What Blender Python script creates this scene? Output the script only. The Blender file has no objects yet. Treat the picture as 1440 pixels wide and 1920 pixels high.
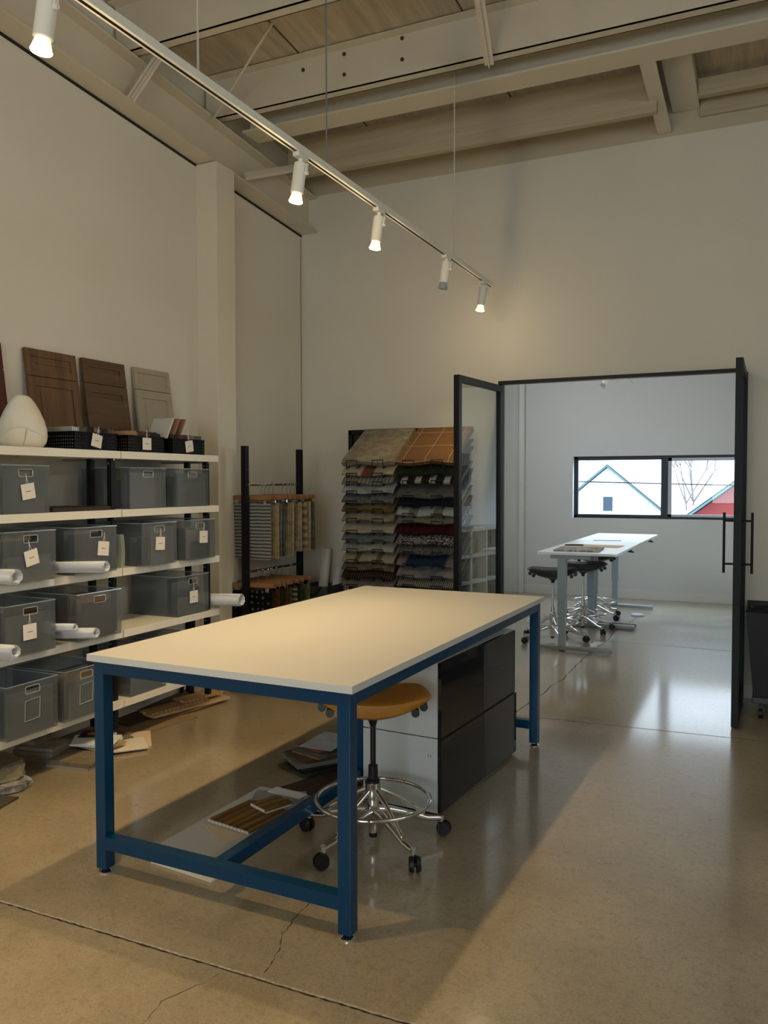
import bpy, bmesh, math, random
from mathutils import Vector, Matrix, Euler
random.seed(7)
C = bpy.context.scene.collection
PI = math.pi
def R(a): return math.radians(a)

# ------------------------------------------------------------------ materials
def lin(c):
    return tuple((x/12.92 if x <= 0.04045 else ((x+0.055)/1.055)**2.4) for x in c)
def rgb(r, g, b): return lin((r/255, g/255, b/255))
MATS = {}
def base_mat(name):
    m = bpy.data.materials.new(name); m.use_nodes = True
    nt = m.node_tree; b = nt.nodes['Principled BSDF']
    return m, nt, b
def N(nt, t, **kw):
    n = nt.nodes.new(t)
    for k, v in kw.items():
        if k.startswith('i_'):
            n.inputs[k[2:].replace('_', ' ')].default_value = v
        else: setattr(n, k, v)
    return n
def coords(nt, scale=(1, 1, 1), kind='Object', rot=(0, 0, 0)):
    tc = N(nt, 'ShaderNodeTexCoord'); mp = N(nt, 'ShaderNodeMapping')
    mp.inputs['Scale'].default_value = scale; mp.inputs['Rotation'].default_value = rot
    nt.links.new(tc.outputs[kind], mp.inputs['Vector'])
    return mp.outputs['Vector']
def mixc(nt, fac, a, b):
    n = N(nt, 'ShaderNodeMix', data_type='RGBA')
    if hasattr(fac, 'default_value') or hasattr(fac, 'links'): nt.links.new(fac, n.inputs[0])
    else: n.inputs[0].default_value = fac
    for s, v in ((6, a), (7, b)):
        if isinstance(v, tuple): n.inputs[s].default_value = (*v[:3], 1)
        else: nt.links.new(v, n.inputs[s])
    return n.outputs[2]
def ramp(nt, src, p0, p1, c0=(0, 0, 0), c1=(1, 1, 1)):
    r = N(nt, 'ShaderNodeValToRGB')
    r.color_ramp.elements[0].position = p0; r.color_ramp.elements[1].position = p1
    r.color_ramp.elements[0].color = (*c0, 1); r.color_ramp.elements[1].color = (*c1, 1)
    nt.links.new(src, r.inputs[0]); return r.outputs[0]
def pm(name, col, rough=.5, metal=0, spec=.5, var=0.0, scale=6, bump=0, bscale=60, stretch=(1, 1, 1), coat=0, col2=None, detail=4):
    """plain or softly mottled material"""
    if name in MATS: return MATS[name]
    m, nt, b = base_mat(name)
    b.inputs['Base Color'].default_value = (*col, 1); b.inputs['Roughness'].default_value = rough
    b.inputs['Metallic'].default_value = metal; b.inputs['Specular IOR Level'].default_value = spec
    b.inputs['Coat Weight'].default_value = coat; b.inputs['Coat Roughness'].default_value = .08
    if var or col2:
        v = coords(nt, stretch)
        n = N(nt, 'ShaderNodeTexNoise', i_Scale=scale, i_Detail=detail); nt.links.new(v, n.inputs['Vector'])
        f = ramp(nt, n.outputs['Fac'], .35, .65)
        c1 = tuple(max(0, c*(1-var)) for c in col); c2 = col2 or tuple(min(1, c*(1+var)) for c in col)
        if col2: c1 = col
        nt.links.new(mixc(nt, f, c1, c2), b.inputs['Base Color'])
    if bump:
        v = coords(nt, stretch)
        n = N(nt, 'ShaderNodeTexNoise', i_Scale=bscale, i_Detail=3.0); nt.links.new(v, n.inputs['Vector'])
        bp = N(nt, 'ShaderNodeBump', i_Strength=bump, i_Distance=.01)
        nt.links.new(n.outputs['Fac'], bp.inputs['Height']); nt.links.new(bp.outputs[0], b.inputs['Normal'])
    MATS[name] = m; return m
def fabric(name, c1, c2, kind='mottle', scale=20, c3=None, axis='X', thr=.5, bump=.6):
    """textile patterns: mottle, stripes, blocks, speckle, dots, grid"""
    if name in MATS: return MATS[name]
    m, nt, b = base_mat(name)
    b.inputs['Roughness'].default_value = .95; b.inputs['Specular IOR Level'].default_value = .1
    v = coords(nt)
    if kind in ('stripes', 'blocks'):
        w = N(nt, 'ShaderNodeTexWave', i_Scale=scale, i_Distortion=1.1 if kind == 'stripes' else 0.15, bands_direction=axis)
        w.inputs['Detail'].default_value = 1
        nt.links.new(v, w.inputs['Vector']); f = ramp(nt, w.outputs['Fac'], thr-.06, thr+.06)
    elif kind == 'speckle':
        w = N(nt, 'ShaderNodeTexNoise', i_Scale=scale*5, i_Detail=2.0); nt.links.new(v, w.inputs['Vector'])
        f = ramp(nt, w.outputs['Fac'], .47, .53)
    elif kind == 'dots':
        w = N(nt, 'ShaderNodeTexVoronoi', i_Scale=scale, feature='F1'); w.inputs['Randomness'].default_value = .25
        nt.links.new(v, w.inputs['Vector']); f = ramp(nt, w.outputs['Distance'], .22, .3, (1, 1, 1), (0, 0, 0))
    elif kind == 'grid':
        w = N(nt, 'ShaderNodeTexBrick', i_Scale=scale); w.offset = 0
        w.inputs['Color1'].default_value = (0, 0, 0, 1); w.inputs['Color2'].default_value = (0, 0, 0, 1); w.inputs['Mortar'].default_value = (1, 1, 1, 1)
        w.inputs['Mortar Size'].default_value = .012; w.inputs['Brick Width'].default_value = 1; w.inputs['Row Height'].default_value = 1
        nt.links.new(v, w.inputs['Vector']); f = w.outputs['Color']
    else:
        w = N(nt, 'ShaderNodeTexNoise', i_Scale=scale, i_Detail=6.0); nt.links.new(v, w.inputs['Vector'])
        f = ramp(nt, w.outputs['Fac'], .4, .6)
    col = mixc(nt, f, c1, c2)
    n2 = N(nt, 'ShaderNodeTexNoise', i_Scale=140.0, i_Detail=2.0); nt.links.new(v, n2.inputs['Vector'])
    f2 = ramp(nt, n2.outputs['Fac'], .42, .72)
    if c3 is None: c3 = tuple(x*.45 for x in c1)
    col = mixc(nt, mulf(nt, f2, .55), col, c3)
    nt.links.new(col, b.inputs['Base Color'])
    bp = N(nt, 'ShaderNodeBump', i_Strength=bump, i_Distance=.006)
    nt.links.new(n2.outputs['Fac'], bp.inputs['Height']); nt.links.new(bp.outputs[0], b.inputs['Normal'])
    MATS[name] = m; return m
def mulf(nt, src, k):
    n = N(nt, 'ShaderNodeMath', operation='MULTIPLY'); nt.links.new(src, n.inputs[0]); n.inputs[1].default_value = k
    return n.outputs[0]
def wood(name, c1, c2, axis='Z', scale=8, rough=.5, dist=3):
    if name in MATS: return MATS[name]
    m, nt, b = base_mat(name); b.inputs['Roughness'].default_value = rough; b.inputs['Specular IOR Level'].default_value = .3
    s = {'X': (.06, 1, 1), 'Y': (1, .06, 1), 'Z': (1, 1, .06)}[axis]
    v = coords(nt, s)
    n = N(nt, 'ShaderNodeTexNoise', i_Scale=scale*8, i_Detail=6.0, i_Distortion=.6); nt.links.new(v, n.inputs['Vector'])
    f = ramp(nt, n.outputs['Fac'], .35, .65)
    nt.links.new(mixc(nt, f, c1, c2), b.inputs['Base Color'])
    MATS[name] = m; return m
def glass(name, tint=(1, 1, 1), boost=1.0, rough=0.0, haze=0.0, haze_col=(.3, .32, .33)):
    if name in MATS: return MATS[name]
    m, nt, b = base_mat(name); nt.nodes.remove(b); out = nt.nodes['Material Output']
    t = N(nt, 'ShaderNodeBsdfTransparent'); t.inputs[0].default_value = (*tint, 1)
    g = N(nt, 'ShaderNodeBsdfGlossy'); g.inputs['Roughness'].default_value = rough; g.inputs[0].default_value = (.95, .97, 1, 1)
    fr = N(nt, 'ShaderNodeFresnel', i_IOR=1.5)
    geo = N(nt, 'ShaderNodeNewGeometry'); inv = N(nt, 'ShaderNodeMath', operation='SUBTRACT'); inv.inputs[0].default_value = 1; nt.links.new(geo.outputs['Backfacing'], inv.inputs[1])
    f0 = mulf(nt, fr.outputs[0], boost); mm = N(nt, 'ShaderNodeMath', operation='MULTIPLY'); nt.links.new(f0, mm.inputs[0]); nt.links.new(inv.outputs[0], mm.inputs[1]); f = mm.outputs[0]; cl = N(nt, 'ShaderNodeClamp'); nt.links.new(f, cl.inputs[0])
    base = t.outputs[0]
    if haze:
        d = N(nt, 'ShaderNodeBsdfDiffuse'); d.inputs[0].default_value = (*haze_col, 1)
        mh = N(nt, 'ShaderNodeMixShader'); mh.inputs[0].default_value = haze
        nt.links.new(t.outputs[0], mh.inputs[1]); nt.links.new(d.outputs[0], mh.inputs[2]); base = mh.outputs[0]
    mx = N(nt, 'ShaderNodeMixShader'); nt.links.new(cl.outputs[0], mx.inputs[0])
    nt.links.new(base, mx.inputs[1]); nt.links.new(g.outputs[0], mx.inputs[2]); nt.links.new(mx.outputs[0], out.inputs[0])
    MATS[name] = m; return m
def emit(name, col, st):
    m, nt, b = base_mat(name); b.inputs['Emission Color'].default_value = (*col, 1); b.inputs['Emission Strength'].default_value = st
    b.inputs['Base Color'].default_value = (.8, .8, .8, 1); return m

def floor_mat():
    m, nt, b = base_mat('polished_concrete')
    v = coords(nt)
    n1 = N(nt, 'ShaderNodeTexNoise', i_Scale=1.3, i_Detail=8.0, i_Roughness=.65); nt.links.new(v, n1.inputs['Vector'])
    n2 = N(nt, 'ShaderNodeTexNoise', i_Scale=28.0, i_Detail=5.0, i_Roughness=.7); nt.links.new(v, n2.inputs['Vector'])
    n3 = N(nt, 'ShaderNodeTexNoise', i_Scale=160.0, i_Detail=3.0); nt.links.new(v, n3.inputs['Vector'])
    c = mixc(nt, ramp(nt, n1.outputs['Fac'], .3, .72), rgb(138, 124, 98), rgb(174, 158, 128))
    c = mixc(nt, mulf(nt, ramp(nt, n2.outputs['Fac'], .5, .7), .5), c, rgb(100, 88, 72))
    c = mixc(nt, mulf(nt, ramp(nt, n3.outputs['Fac'], .5, .72), .4), c, rgb(200, 186, 160))
    n5 = N(nt, 'ShaderNodeTexNoise', i_Scale=75.0, i_Detail=6.0, i_Roughness=.8); nt.links.new(v, n5.inputs['Vector'])
    c = mixc(nt, mulf(nt, ramp(nt, n5.outputs['Fac'], .5, .7), .5), c, rgb(96, 84, 64))
    # dark scuffs and pits
    n4 = N(nt, 'ShaderNodeTexNoise', i_Scale=9.0, i_Detail=9.0, i_Roughness=.8, i_Distortion=1.5); nt.links.new(v, n4.inputs['Vector'])
    c = mixc(nt, mulf(nt, ramp(nt, n4.outputs['Fac'], .62, .72), .6), c, rgb(70, 60, 48))
    nt.links.new(c, b.inputs['Base Color'])
    r = N(nt, 'ShaderNodeMapRange'); r.inputs[3].default_value = .15; r.inputs[4].default_value = .5
    nt.links.new(n1.outputs['Fac'], r.inputs[0]); nt.links.new(r.outputs[0], b.inputs['Roughness'])
    b.inputs['Specular IOR Level'].default_value = .8; b.inputs['Coat Weight'].default_value = 1.0; b.inputs['Coat Roughness'].default_value = .12; b.inputs['Coat IOR'].default_value = 1.5
    bp = N(nt, 'ShaderNodeBump', i_Strength=.12, i_Distance=.01); nt.links.new(n2.outputs['Fac'], bp.inputs['Height'])
    nt.links.new(bp.outputs[0], b.inputs['Normal'])
    return m

# ------------------------------------------------------------------ mesh builder
class MB:
    def __init__(s): s.bm = bmesh.new()
    def _x(s, verts, M):
        for v in verts: v.co = M @ v.co
    def box(s, x0, x1, y0, y1, z0, z1, bev=0, M=None):
        r = bmesh.ops.create_cube(s.bm, size=1); vs = r['verts']
        for v in vs:
            v.co = Vector((x0 if v.co.x < 0 else x1, y0 if v.co.y < 0 else y1, z0 if v.co.z < 0 else z1))
        if bev:
            es = list({e for v in vs for e in v.link_edges})
            rr = bmesh.ops.bevel(s.bm, geom=es, offset=bev, segments=2, affect='EDGES', profile=.6)
            vs = list({v for f in rr['faces'] for v in f.verts} | {v for v in vs if v.is_valid})
        if M: s._x([v for v in vs if v.is_valid], M)
        return s
    def cbox(s, c, sx, sy, sz, bev=0, rot=(0, 0, 0)):
        M = Matrix.Translation(c) @ Euler(rot).to_matrix().to_4x4()
        return s.box(-sx/2, sx/2, -sy/2, sy/2, -sz/2, sz/2, bev, M)
    def bar(s, p0, p1, w, h=None, bev=0, up=(0, 0, 1)):
        p0, p1 = Vector(p0), Vector(p1); d = p1-p0; L = d.length; z = d.normalized(); u = Vector(up)
        if abs(z.dot(u)) > .98: u = Vector((0, 1, 0))
        x = u.cross(z).normalized(); y = z.cross(x)
        M = Matrix((( x.x, y.x, z.x, p0.x), (x.y, y.y, z.y, p0.y), (x.z, y.z, z.z, p0.z), (0, 0, 0, 1)))
        return s.box(-w/2, w/2, -(h or w)/2, (h or w)/2, 0, L, bev, M)
    def cyl(s, p0, p1, r0, r1=None, seg=20, caps=True):
        p0, p1 = Vector(p0), Vector(p1); d = p1-p0
        r1 = r0 if r1 is None else r1
        M = Matrix.Translation((p0+p1)/2) @ d.to_track_quat('Z', 'Y').to_matrix().to_4x4()
        bmesh.ops.create_cone(s.bm, cap_ends=caps, segments=seg, radius1=r0, radius2=r1, depth=d.length, matrix=M)
        return s
    def tube(s, pts, r, seg=8, closed=False, caps=True):
        pts = [Vector(p) for p in pts]; n = len(pts); rings = []
        rr = r if isinstance(r, (list, tuple)) else [r]*n
        nrm = None
        for i, p in enumerate(pts):
            a = pts[(i-1) % n] if (closed or i > 0) else p; b = pts[(i+1) % n] if (closed or i < n-1) else p
            t = (b-a).normalized()
            if nrm is None: nrm = t.orthogonal().normalized()
            nrm = (nrm - t*nrm.dot(t)).normalized(); bn = t.cross(nrm)
            rings.append([s.bm.verts.new(p+(nrm*math.cos(2*PI*k/seg)+bn*math.sin(2*PI*k/seg))*rr[i]) for k in range(seg)])
        for i in range(n if closed else n-1):
            A, B = rings[i], rings[(i+1) % n]
            for k in range(seg): s.bm.faces.new((A[k], A[(k+1) % seg], B[(k+1) % seg], B[k]))
        if not closed and caps: s.bm.faces.new(rings[0][::-1]); s.bm.faces.new(rings[-1])
        return s
    def ring(s, c, R_, r, seg=48, sec=10):
        return s.tube([(c[0]+R_*math.cos(2*PI*i/seg), c[1]+R_*math.sin(2*PI*i/seg), c[2]) for i in range(seg)], r, sec, True)
    def lathe(s, prof, c=(0, 0, 0), seg=32, jig=None):
        rings = []
        for (r, z) in prof:
            if r < 1e-5: rings.append([s.bm.verts.new((c[0], c[1], c[2]+z))]); continue
            rings.append([s.bm.verts.new((c[0]+r*math.cos(2*PI*k/seg), c[1]+r*math.sin(2*PI*k/seg), c[2]+z)) for k in range(seg)])
        for A, B in zip(rings, rings[1:]):
            for k in range(seg):
                a = [A[0]] if len(A) == 1 else [A[k], A[(k+1) % seg]]
                b = [B[0]] if len(B) == 1 else [B[(k+1) % seg], B[k]]
                if len(a)+len(b) > 2: s.bm.faces.new(a+b)
        return s
    def prism(s, pts, z0, z1, M=None):
        b = [s.bm.verts.new((x, y, z0)) for x, y in pts]; t = [s.bm.verts.new((x, y, z1)) for x, y in pts]
        n = len(pts); s.bm.faces.new(b[::-1]); s.bm.faces.new(t)
        for i in range(n): s.bm.faces.new((b[i], b[(i+1) % n], t[(i+1) % n], t[i]))
        if M: s._x(b+t, M)
        return s
    def slab(s, f, nu, nv, th):
        """closed sheet: f(u,v)->Vector, thickness th along -normal approx"""
        top = [[s.bm.verts.new(f(i/nu, j/nv)) for j in range(nv+1)] for i in range(nu+1)]
        e = 1e-3; bot = []
        for i in range(nu+1):
            row = []
            for j in range(nv+1):
                u, v = i/nu, j/nv
                du = f(min(1, u+e), v)-f(max(0, u-e), v); dv = f(u, min(1, v+e))-f(u, max(0, v-e))
                n = du.cross(dv).normalized(); row.append(s.bm.verts.new(top[i][j].co-n*th))
            bot.append(row)
        F = s.bm.faces.new
        for i in range(nu):
            for j in range(nv):
                F((top[i][j], top[i+1][j], top[i+1][j+1], top[i][j+1])); F((bot[i][j], bot[i][j+1], bot[i+1][j+1], bot[i+1][j]))
        for i in range(nu):
            F((top[i][0], bot[i][0], bot[i+1][0], top[i+1][0])); F((top[i][nv], top[i+1][nv], bot[i+1][nv], bot[i][nv]))
        for j in range(nv):
            F((top[0][j], top[0][j+1], bot[0][j+1], bot[0][j])); F((top[nu][j], bot[nu][j], bot[nu][j+1], top[nu][j+1]))
        return s
def children(o): return [c for c in bpy.data.objects if c.parent == o]
def obj(name, mb, m, parent=None, org=None, smooth=False):
    """link one mesh object; org = world point that becomes its origin (geometry given in world space)"""
    bm = mb.bm; bmesh.ops.recalc_face_normals(bm, faces=bm.faces)
    if org is not None:
        o_ = Vector(org)
        for v in bm.verts: v.co -= o_
    me = bpy.data.meshes.new(name); bm.to_mesh(me); bm.free()
    if smooth:
        me.shade_smooth()
        try: me.set_sharp_from_angle(angle=R(38))
        except Exception: pass
    me.materials.append(m)
    o = bpy.data.objects.new(name, me); C.objects.link(o)
    if parent: o.parent = parent
    elif org is not None: o.location = org
    return o
def tag(o, label, cat, group=None):
    o['label'] = label; o['category'] = cat
    if group: o['group'] = group
    return o
def thing(name, label, cat, loc=(0, 0, 0), rotz=0, group=None, rot=None):
    o = bpy.data.objects.new(name, None); C.objects.link(o); o.empty_display_size = .1
    o.location = loc; o.rotation_euler = rot or (0, 0, rotz)
    return tag(o, label, cat, group)
def solo(name, mb, m, label, cat, org, group=None, smooth=False):
    return tag(obj(name, mb, m, None, org, smooth), label, cat, group)
def wpart(name, mb, m, root, smooth=False):
    """part whose geometry is given in world space, under an unrotated thing"""
    return obj(name, mb, m, root, root.location, smooth)
def struct(name, mb, m, parent=None):
    o = obj(name, mb, m, parent); 
    if not parent: o['kind'] = 'structure'
    return o
def copy_tree(o, parent=None):
    c = o.copy(); C.objects.link(c)
    if parent: c.parent = parent
    for ch in children(o): copy_tree(ch, c)
    return c

# ------------------------------------------------------------------ palette
wall_m = pm('painted_drywall', rgb(212, 208, 194), .62, var=.015, scale=2, bump=.03, bscale=120)
far_wall_m = pm('painted_drywall_cool', rgb(214, 213, 210), .6, var=.01, scale=2)
ceil_m = pm('painted_steel', rgb(204, 196, 176), .55, var=.03, scale=3)
deck_m = wood('painted_deck_board', rgb(196, 186, 164), rgb(172, 162, 140), 'Y', 2.2, .7)
rough_timber = wood('rough_painted_timber', rgb(186, 174, 148), rgb(172, 160, 134), 'X', 2, .8)
trim_m = pm('white_trim', rgb(222, 220, 210), .45)
black_m = pm('black_powder_coat', rgb(13, 14, 16), .45, spec=.3)
steel_black = pm('blackened_steel', rgb(10, 13, 16), .5, 0, spec=.3, var=.25, scale=10)
white_metal = pm('white_shelf_metal', rgb(236, 232, 218), .4)
blue_m = pm('blue_enamel', rgb(0, 58, 92), .25, spec=.35)
lam_m = pm('white_laminate', rgb(196, 193, 184), .42, spec=.35)
lam_edge = pm('pale_edge_band', rgb(205, 208, 205), .5)
chrome = pm('chrome', (.75, .75, .75), .09, 1)
brushed = pm('brushed_metal', rgb(160, 165, 168), .3, .9)
rubber = pm('black_rubber', rgb(14, 14, 15), .5)
plastic_black = pm('black_plastic', rgb(18, 18, 19), .38)
mustard = pm('mustard_leather', rgb(176, 116, 28), .5, var=.05, scale=30, bump=.05, bscale=200)
seat_black = pm('black_leather', rgb(34, 30, 28), .5)
paper_m = pm('white_paper', rgb(226, 227, 226), .75)
print_m = fabric('printed_drawing_paper', rgb(222, 224, 226), rgb(196, 200, 206), 'stripes', 6, rgb(205, 208, 212), 'Y', .85, 0)
tag_m = pm('tag_card', rgb(232, 226, 216), .7)
ink = pm('faint_ink', rgb(120, 112, 104), .8)
bin_m = glass('smoked_clear_plastic', (.86, .885, .90), 1.1, .06, .17, (.30, .33, .35))
rim_m = glass('clear_plastic_edge', (.85, .9, .92), 1.6, .1, .45, (.55, .62, .66))
floor_m = floor_mat()
deskgrey = pm('blue_grey_steel', rgb(150, 164, 172), .38, .2)
glossdark = pm('glossy_charcoal_lacquer', rgb(26, 28, 29), .06, spec=.5)
white_lacq = pm('white_melamine', rgb(214, 218, 216), .3)

# ------------------------------------------------------------------ camera
cam_d = bpy.data.cameras.new('camera'); cam = bpy.data.objects.new('camera', cam_d); C.objects.link(cam)
yaw, pitch, roll = R(-24.978), R(-2.093), R(-.084)
f_ = Vector((math.sin(yaw)*math.cos(pitch), math.cos(yaw)*math.cos(pitch), math.sin(pitch)))
r_ = Vector((math.cos(yaw), -math.sin(yaw), 0)); u_ = r_.cross(f_)
r2 = r_*math.cos(roll)+u_*math.sin(roll); u2 = -r_*math.sin(roll)+u_*math.cos(roll)
cam.matrix_world = Matrix(((r2.x, u2.x, -f_.x, 0), (r2.y, u2.y, -f_.y, 0), (r2.z, u2.z, -f_.z, 1.605), (0, 0, 0, 1)))
cam_d.sensor_fit = 'VERTICAL'; cam_d.sensor_height = 36; cam_d.lens = 36*1549.3/1920
cam_d.clip_start = .05; cam_d.clip_end = 200
bpy.context.scene.camera = cam

def wall_open(axis, c0, c1, a0, a1, z1, oa, ob, oz0, oz1):
    mb = MB()
    def b(p, q, u, v):
        if q > p and v > u:
            if axis == 'x': mb.box(p, q, c0, c1, u, v)
            else: mb.box(c0, c1, p, q, u, v)
    b(a0, a1, 0, oz0); b(a0, a1, oz1, z1); b(a0, oa, oz0, oz1); b(ob, a1, oz0, oz1); return mb
def win_bars(axis, c0, c1, oa, ob, oz0, oz1, n):
    mb = MB()
    for k in range(n+1):
        p = oa+(ob-oa-.05)*k/n
        if axis == 'x': mb.box(p, p+.05, c0, c1, oz0, oz1)
        else: mb.box(c0, c1, p, p+.05, oz0, oz1)
    for z in (oz0, oz1-.05):
        if axis == 'x': mb.box(oa, ob, c0, c1, z, z+.05)
        else: mb.box(c0, c1, oa, ob, z, z+.05)
    return mb
# ------------------------------------------------------------------ room shell
XL, XR, YB, YP, YF = -3.93, 3.4, -3.2, 6.643, 11.645
def zbot(y): return 4.12-.0774*(y-3.37)
def zraf(y): return zbot(y)+.32
def zdeck(y): return 4.70-.08*(y-4.25)
struct('floor', MB().box(XL-.2, XR+.2, YB-.2, 12.2, -.15, 0), floor_m)
struct('wall_left', MB().box(XL-.15, XL, YB, YP+.12, 0, 5.4), wall_m)
struct('wall_far_left', wall_open('y', XL-.15, XL, YP+.12, 12, 4.8, 8.0, 9.9, 2.0, 3.2), far_wall_m)
mb = win_bars('y', XL-.10, XL-.04, 8.0, 9.9, 2.0, 3.2, 1)
struct('added_window_4', mb, black_m)  # unseen window, added to brighten the far room from the left
mb = MB()
mb.box(XL, -2.035, YP, YP+.12, 0, 4.2); mb.box(-.165, XR, YP, YP+.12, 0, 4.2); mb.box(-2.035, -.165, YP, YP+.12, 2.415, 4.2)
struct('wall_partition', mb, wall_m)
# wall behind the camera with a daylight window; right wall, high window added
struct('wall_back', wall_open('x', YB-.15, YB, XL, XR, 5.4, -1.6, 1.3, .9, 2.6), wall_m)
mb = win_bars('x', YB-.12, YB-.05, -1.6, 1.3, .9, 2.6, 2)
struct('window_2', mb, black_m)
struct('wall_right', wall_open('y', XR, XR+.15, YB, YP+.12, 5.4, .3, 3.7, 3.0, 4.0), wall_m)
mb = win_bars('y', XR+.04, XR+.1, .3, 3.7, 3.0, 4.0, 3)
struct('added_window_5', mb, black_m)  # unseen high window, added so soft light reaches the left wall
# far room
mb = MB(); z0, z1, x0, x1 = 1.098, 1.955, -2.497, -.12
mb.box(XL, x0, YF, YF+.2, 0, 4.8); mb.box(x1, .34, YF, YF+.2, 0, 4.8); mb.box(x0, x1, YF, YF+.2, 0, z0); mb.box(x0, x1, YF, YF+.2, z1, 4.8)
struct('wall_far', mb, far_wall_m)
struct('wall_far_right', wall_open('y', .34, .49, YP+.12, YF+.2, 4.8, 6.95, 8.5, 1.9, 3.2), far_wall_m)
mb = win_bars('y', .38, .44, 6.95, 8.5, 1.9, 3.2, 1)
struct('window_3', mb, black_m)
struct('trim_1', MB().box(-3.262, -3.19, YF-.045, YF, 0, 4.2, .004), trim_m)
struct('baseboard_far', MB().box(-3.19, .34, YF-.016, YF, 0, .125, .004), trim_m)
struct('baseboard_far_left', MB().box(XL, -3.262, YF-.016, YF, 0, .1, .004), far_wall_m)
mb = MB(); mb.box(-.165, XR, YP-.014, YP, 0, .1, .003); mb.box(XL, -2.035, YP-.014, YP, 0, .1, .003)
struct('baseboard_partition', mb, trim_m)
# left wall drywall reveal and cover strip beside the column
struct('trim_2', MB().box(XL-.001, XL+.004, 5.34, 5.36, 0, 4.0), pm('joint_shadow_paint', rgb(150, 138, 116), .7))
struct('trim_3', MB().cyl((-3.93, 6.628, 0), (-3.93, 6.628, 3.83), .006), pm('corner_bead', rgb(150, 138, 110), .7))
mb = MB(); V_ = mb.bm.verts.new
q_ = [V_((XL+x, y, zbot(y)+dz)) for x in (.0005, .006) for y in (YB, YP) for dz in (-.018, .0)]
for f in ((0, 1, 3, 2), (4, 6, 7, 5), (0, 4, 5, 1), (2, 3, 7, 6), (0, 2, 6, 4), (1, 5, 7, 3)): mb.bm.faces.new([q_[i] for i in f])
struct('trim_19', mb, pm('gap_shade_paint', rgb(30, 26, 22), .9))  # solid dark strip paints in the shade of the gap below the beam
# steel column
mb = MB(); mb.box(XL, -3.742, 5.1, 5.33, 0, 3.98, .004)
struct('column', mb, pm('column_paint', rgb(214, 208, 188), .5)).name = 'trim_4'
# ---- roof
def sheet(x0, x1, y0, y1, fn, th):
    mb = MB(); mb.slab(lambda u, v: Vector((x0+(x1-x0)*u, y0+(y1-y0)*v, fn(y0+(y1-y0)*v)+th)), 1, 1, th); return mb
struct('ceiling', sheet(XL-.2, XR+.2, YB-.2, 12.1, zdeck, .08), deck_m)
mb = MB()
for i in range(-3, 6):
    x = -3.05+1.22*i
    if XL < x < XR:
        mb.slab(lambda u, v, x=x: Vector((x-.006+.012*u, YB+(YF-YB)*v, zdeck(YB+(YF-YB)*v)+.001)), 1, 1, .003)
struct('trim_5', mb, pm('deck_seam', rgb(80, 70, 56), .9))
def sloped_I(name, xc, y0, y1, zb, h, w, m, tf=.014):
    mb = MB()
    def seg(a, b, za, zb_):
        n = 1
        pts = []
        V = mb.bm.verts.new
        q = [V((a, y0, zb(y0)+za)), V((b, y0, zb(y0)+za)), V((b, y0, zb(y0)+zb_)), V((a, y0, zb(y0)+zb_)),
             V((a, y1, zb(y1)+za)), V((b, y1, zb(y1)+za)), V((b, y1, zb(y1)+zb_)), V((a, y1, zb(y1)+zb_))]
        for f in ((0, 1, 2, 3), (7, 6, 5, 4), (0, 4, 5, 1), (1, 5, 6, 2), (2, 6, 7, 3), (3, 7, 4, 0)): mb.bm.faces.new([q[i] for i in f])
    seg(xc-w/2, xc+w/2, 0, tf); seg(xc-w/2, xc+w/2, h-tf, h); seg(xc-.006, xc+.006, tf, h-tf)
    return mb
rf = tag(obj('roof_rafter', sloped_I('r', -3.853, YB, YP, zbot, .32, .19, ceil_m), ceil_m), 'cream painted sloping steel beam along the top of the left wall', 'beam')
mb = sloped_I('r', -.75, 5.64, YP-.01, lambda y: zbot(y)+.36, .25, .10, ceil_m); m2 = sloped_I('r', -.60, 5.64, YP-.01, lambda y: zbot(y)+.50, .10, .19, ceil_m, .04)
tmp = bpy.data.meshes.new('t'); m2.bm.to_mesh(tmp); mb.bm.from_mesh(tmp)
tag(obj('roof_rafter', mb, ceil_m), 'short cream steel beam running to the partition, behind the long cross beam', 'beam')
# purlins: Z sections in X direction
def purlin(y, zb, h, x0=XL+.03, x1=XR):
    mb = MB()
    mb.box(x0, x1, y-.004, y+.004, zb, zb+h); mb.box(x0, x1, y-.004, y+.075, zb, zb+.008); mb.box(x0, x1, y-.075, y+.004, zb+h-.008, zb+h)
    mb.box(x0, x1, y+.068, y+.075, zb, zb+.03)
    return mb
bolt_m = pm('bolt_hole', rgb(60, 52, 42), .8)
def bolts(pts):
    mb = MB()
    for x, y, z in pts: mb.cyl((x, y-.004, z), (x, y-.012, z), .014, .012, 10)
    return mb
PUR = [(-1.4, 'third'), (-.4, ''), (.6, ''), (1.6, ''), (2.5, ''), (3.35, '')]
plabel = {4.25: 'cream steel roof purlin nearest the top left corner, with the row of bolts',
          5.2: 'wide cream steel roof purlin crossing the middle of the ceiling'}
for y in (4.25, 5.2):
    zb = {4.25: 4.39, 5.2: 4.337}[y]; h = zdeck(y)-zb-.004
    p = thing('roof_purlin', plabel[y], 'beam', (0, y, zb), 0)
    wpart('web', purlin(y, zb, h), ceil_m, p)
    if y == 4.25: pts = [(-3.1, y, zb+.24), (-2.72, y, zb+.25), (-2.72, y, zb+.12), (-2.42, y, zb+.24), (-2.1, y, zb+.25), (-2.1, y, zb+.11)]
    else: pts = [(-3.05, y, zb+.2), (-2.72, y, zb+.24), (-2.72, y, zb+.1), (-2.28, y, zb+.25), (-2.28, y, zb+.11)]
    for q_ in pts: wpart('bolt_hole', bolts([q_]), bolt_m, p)
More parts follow.
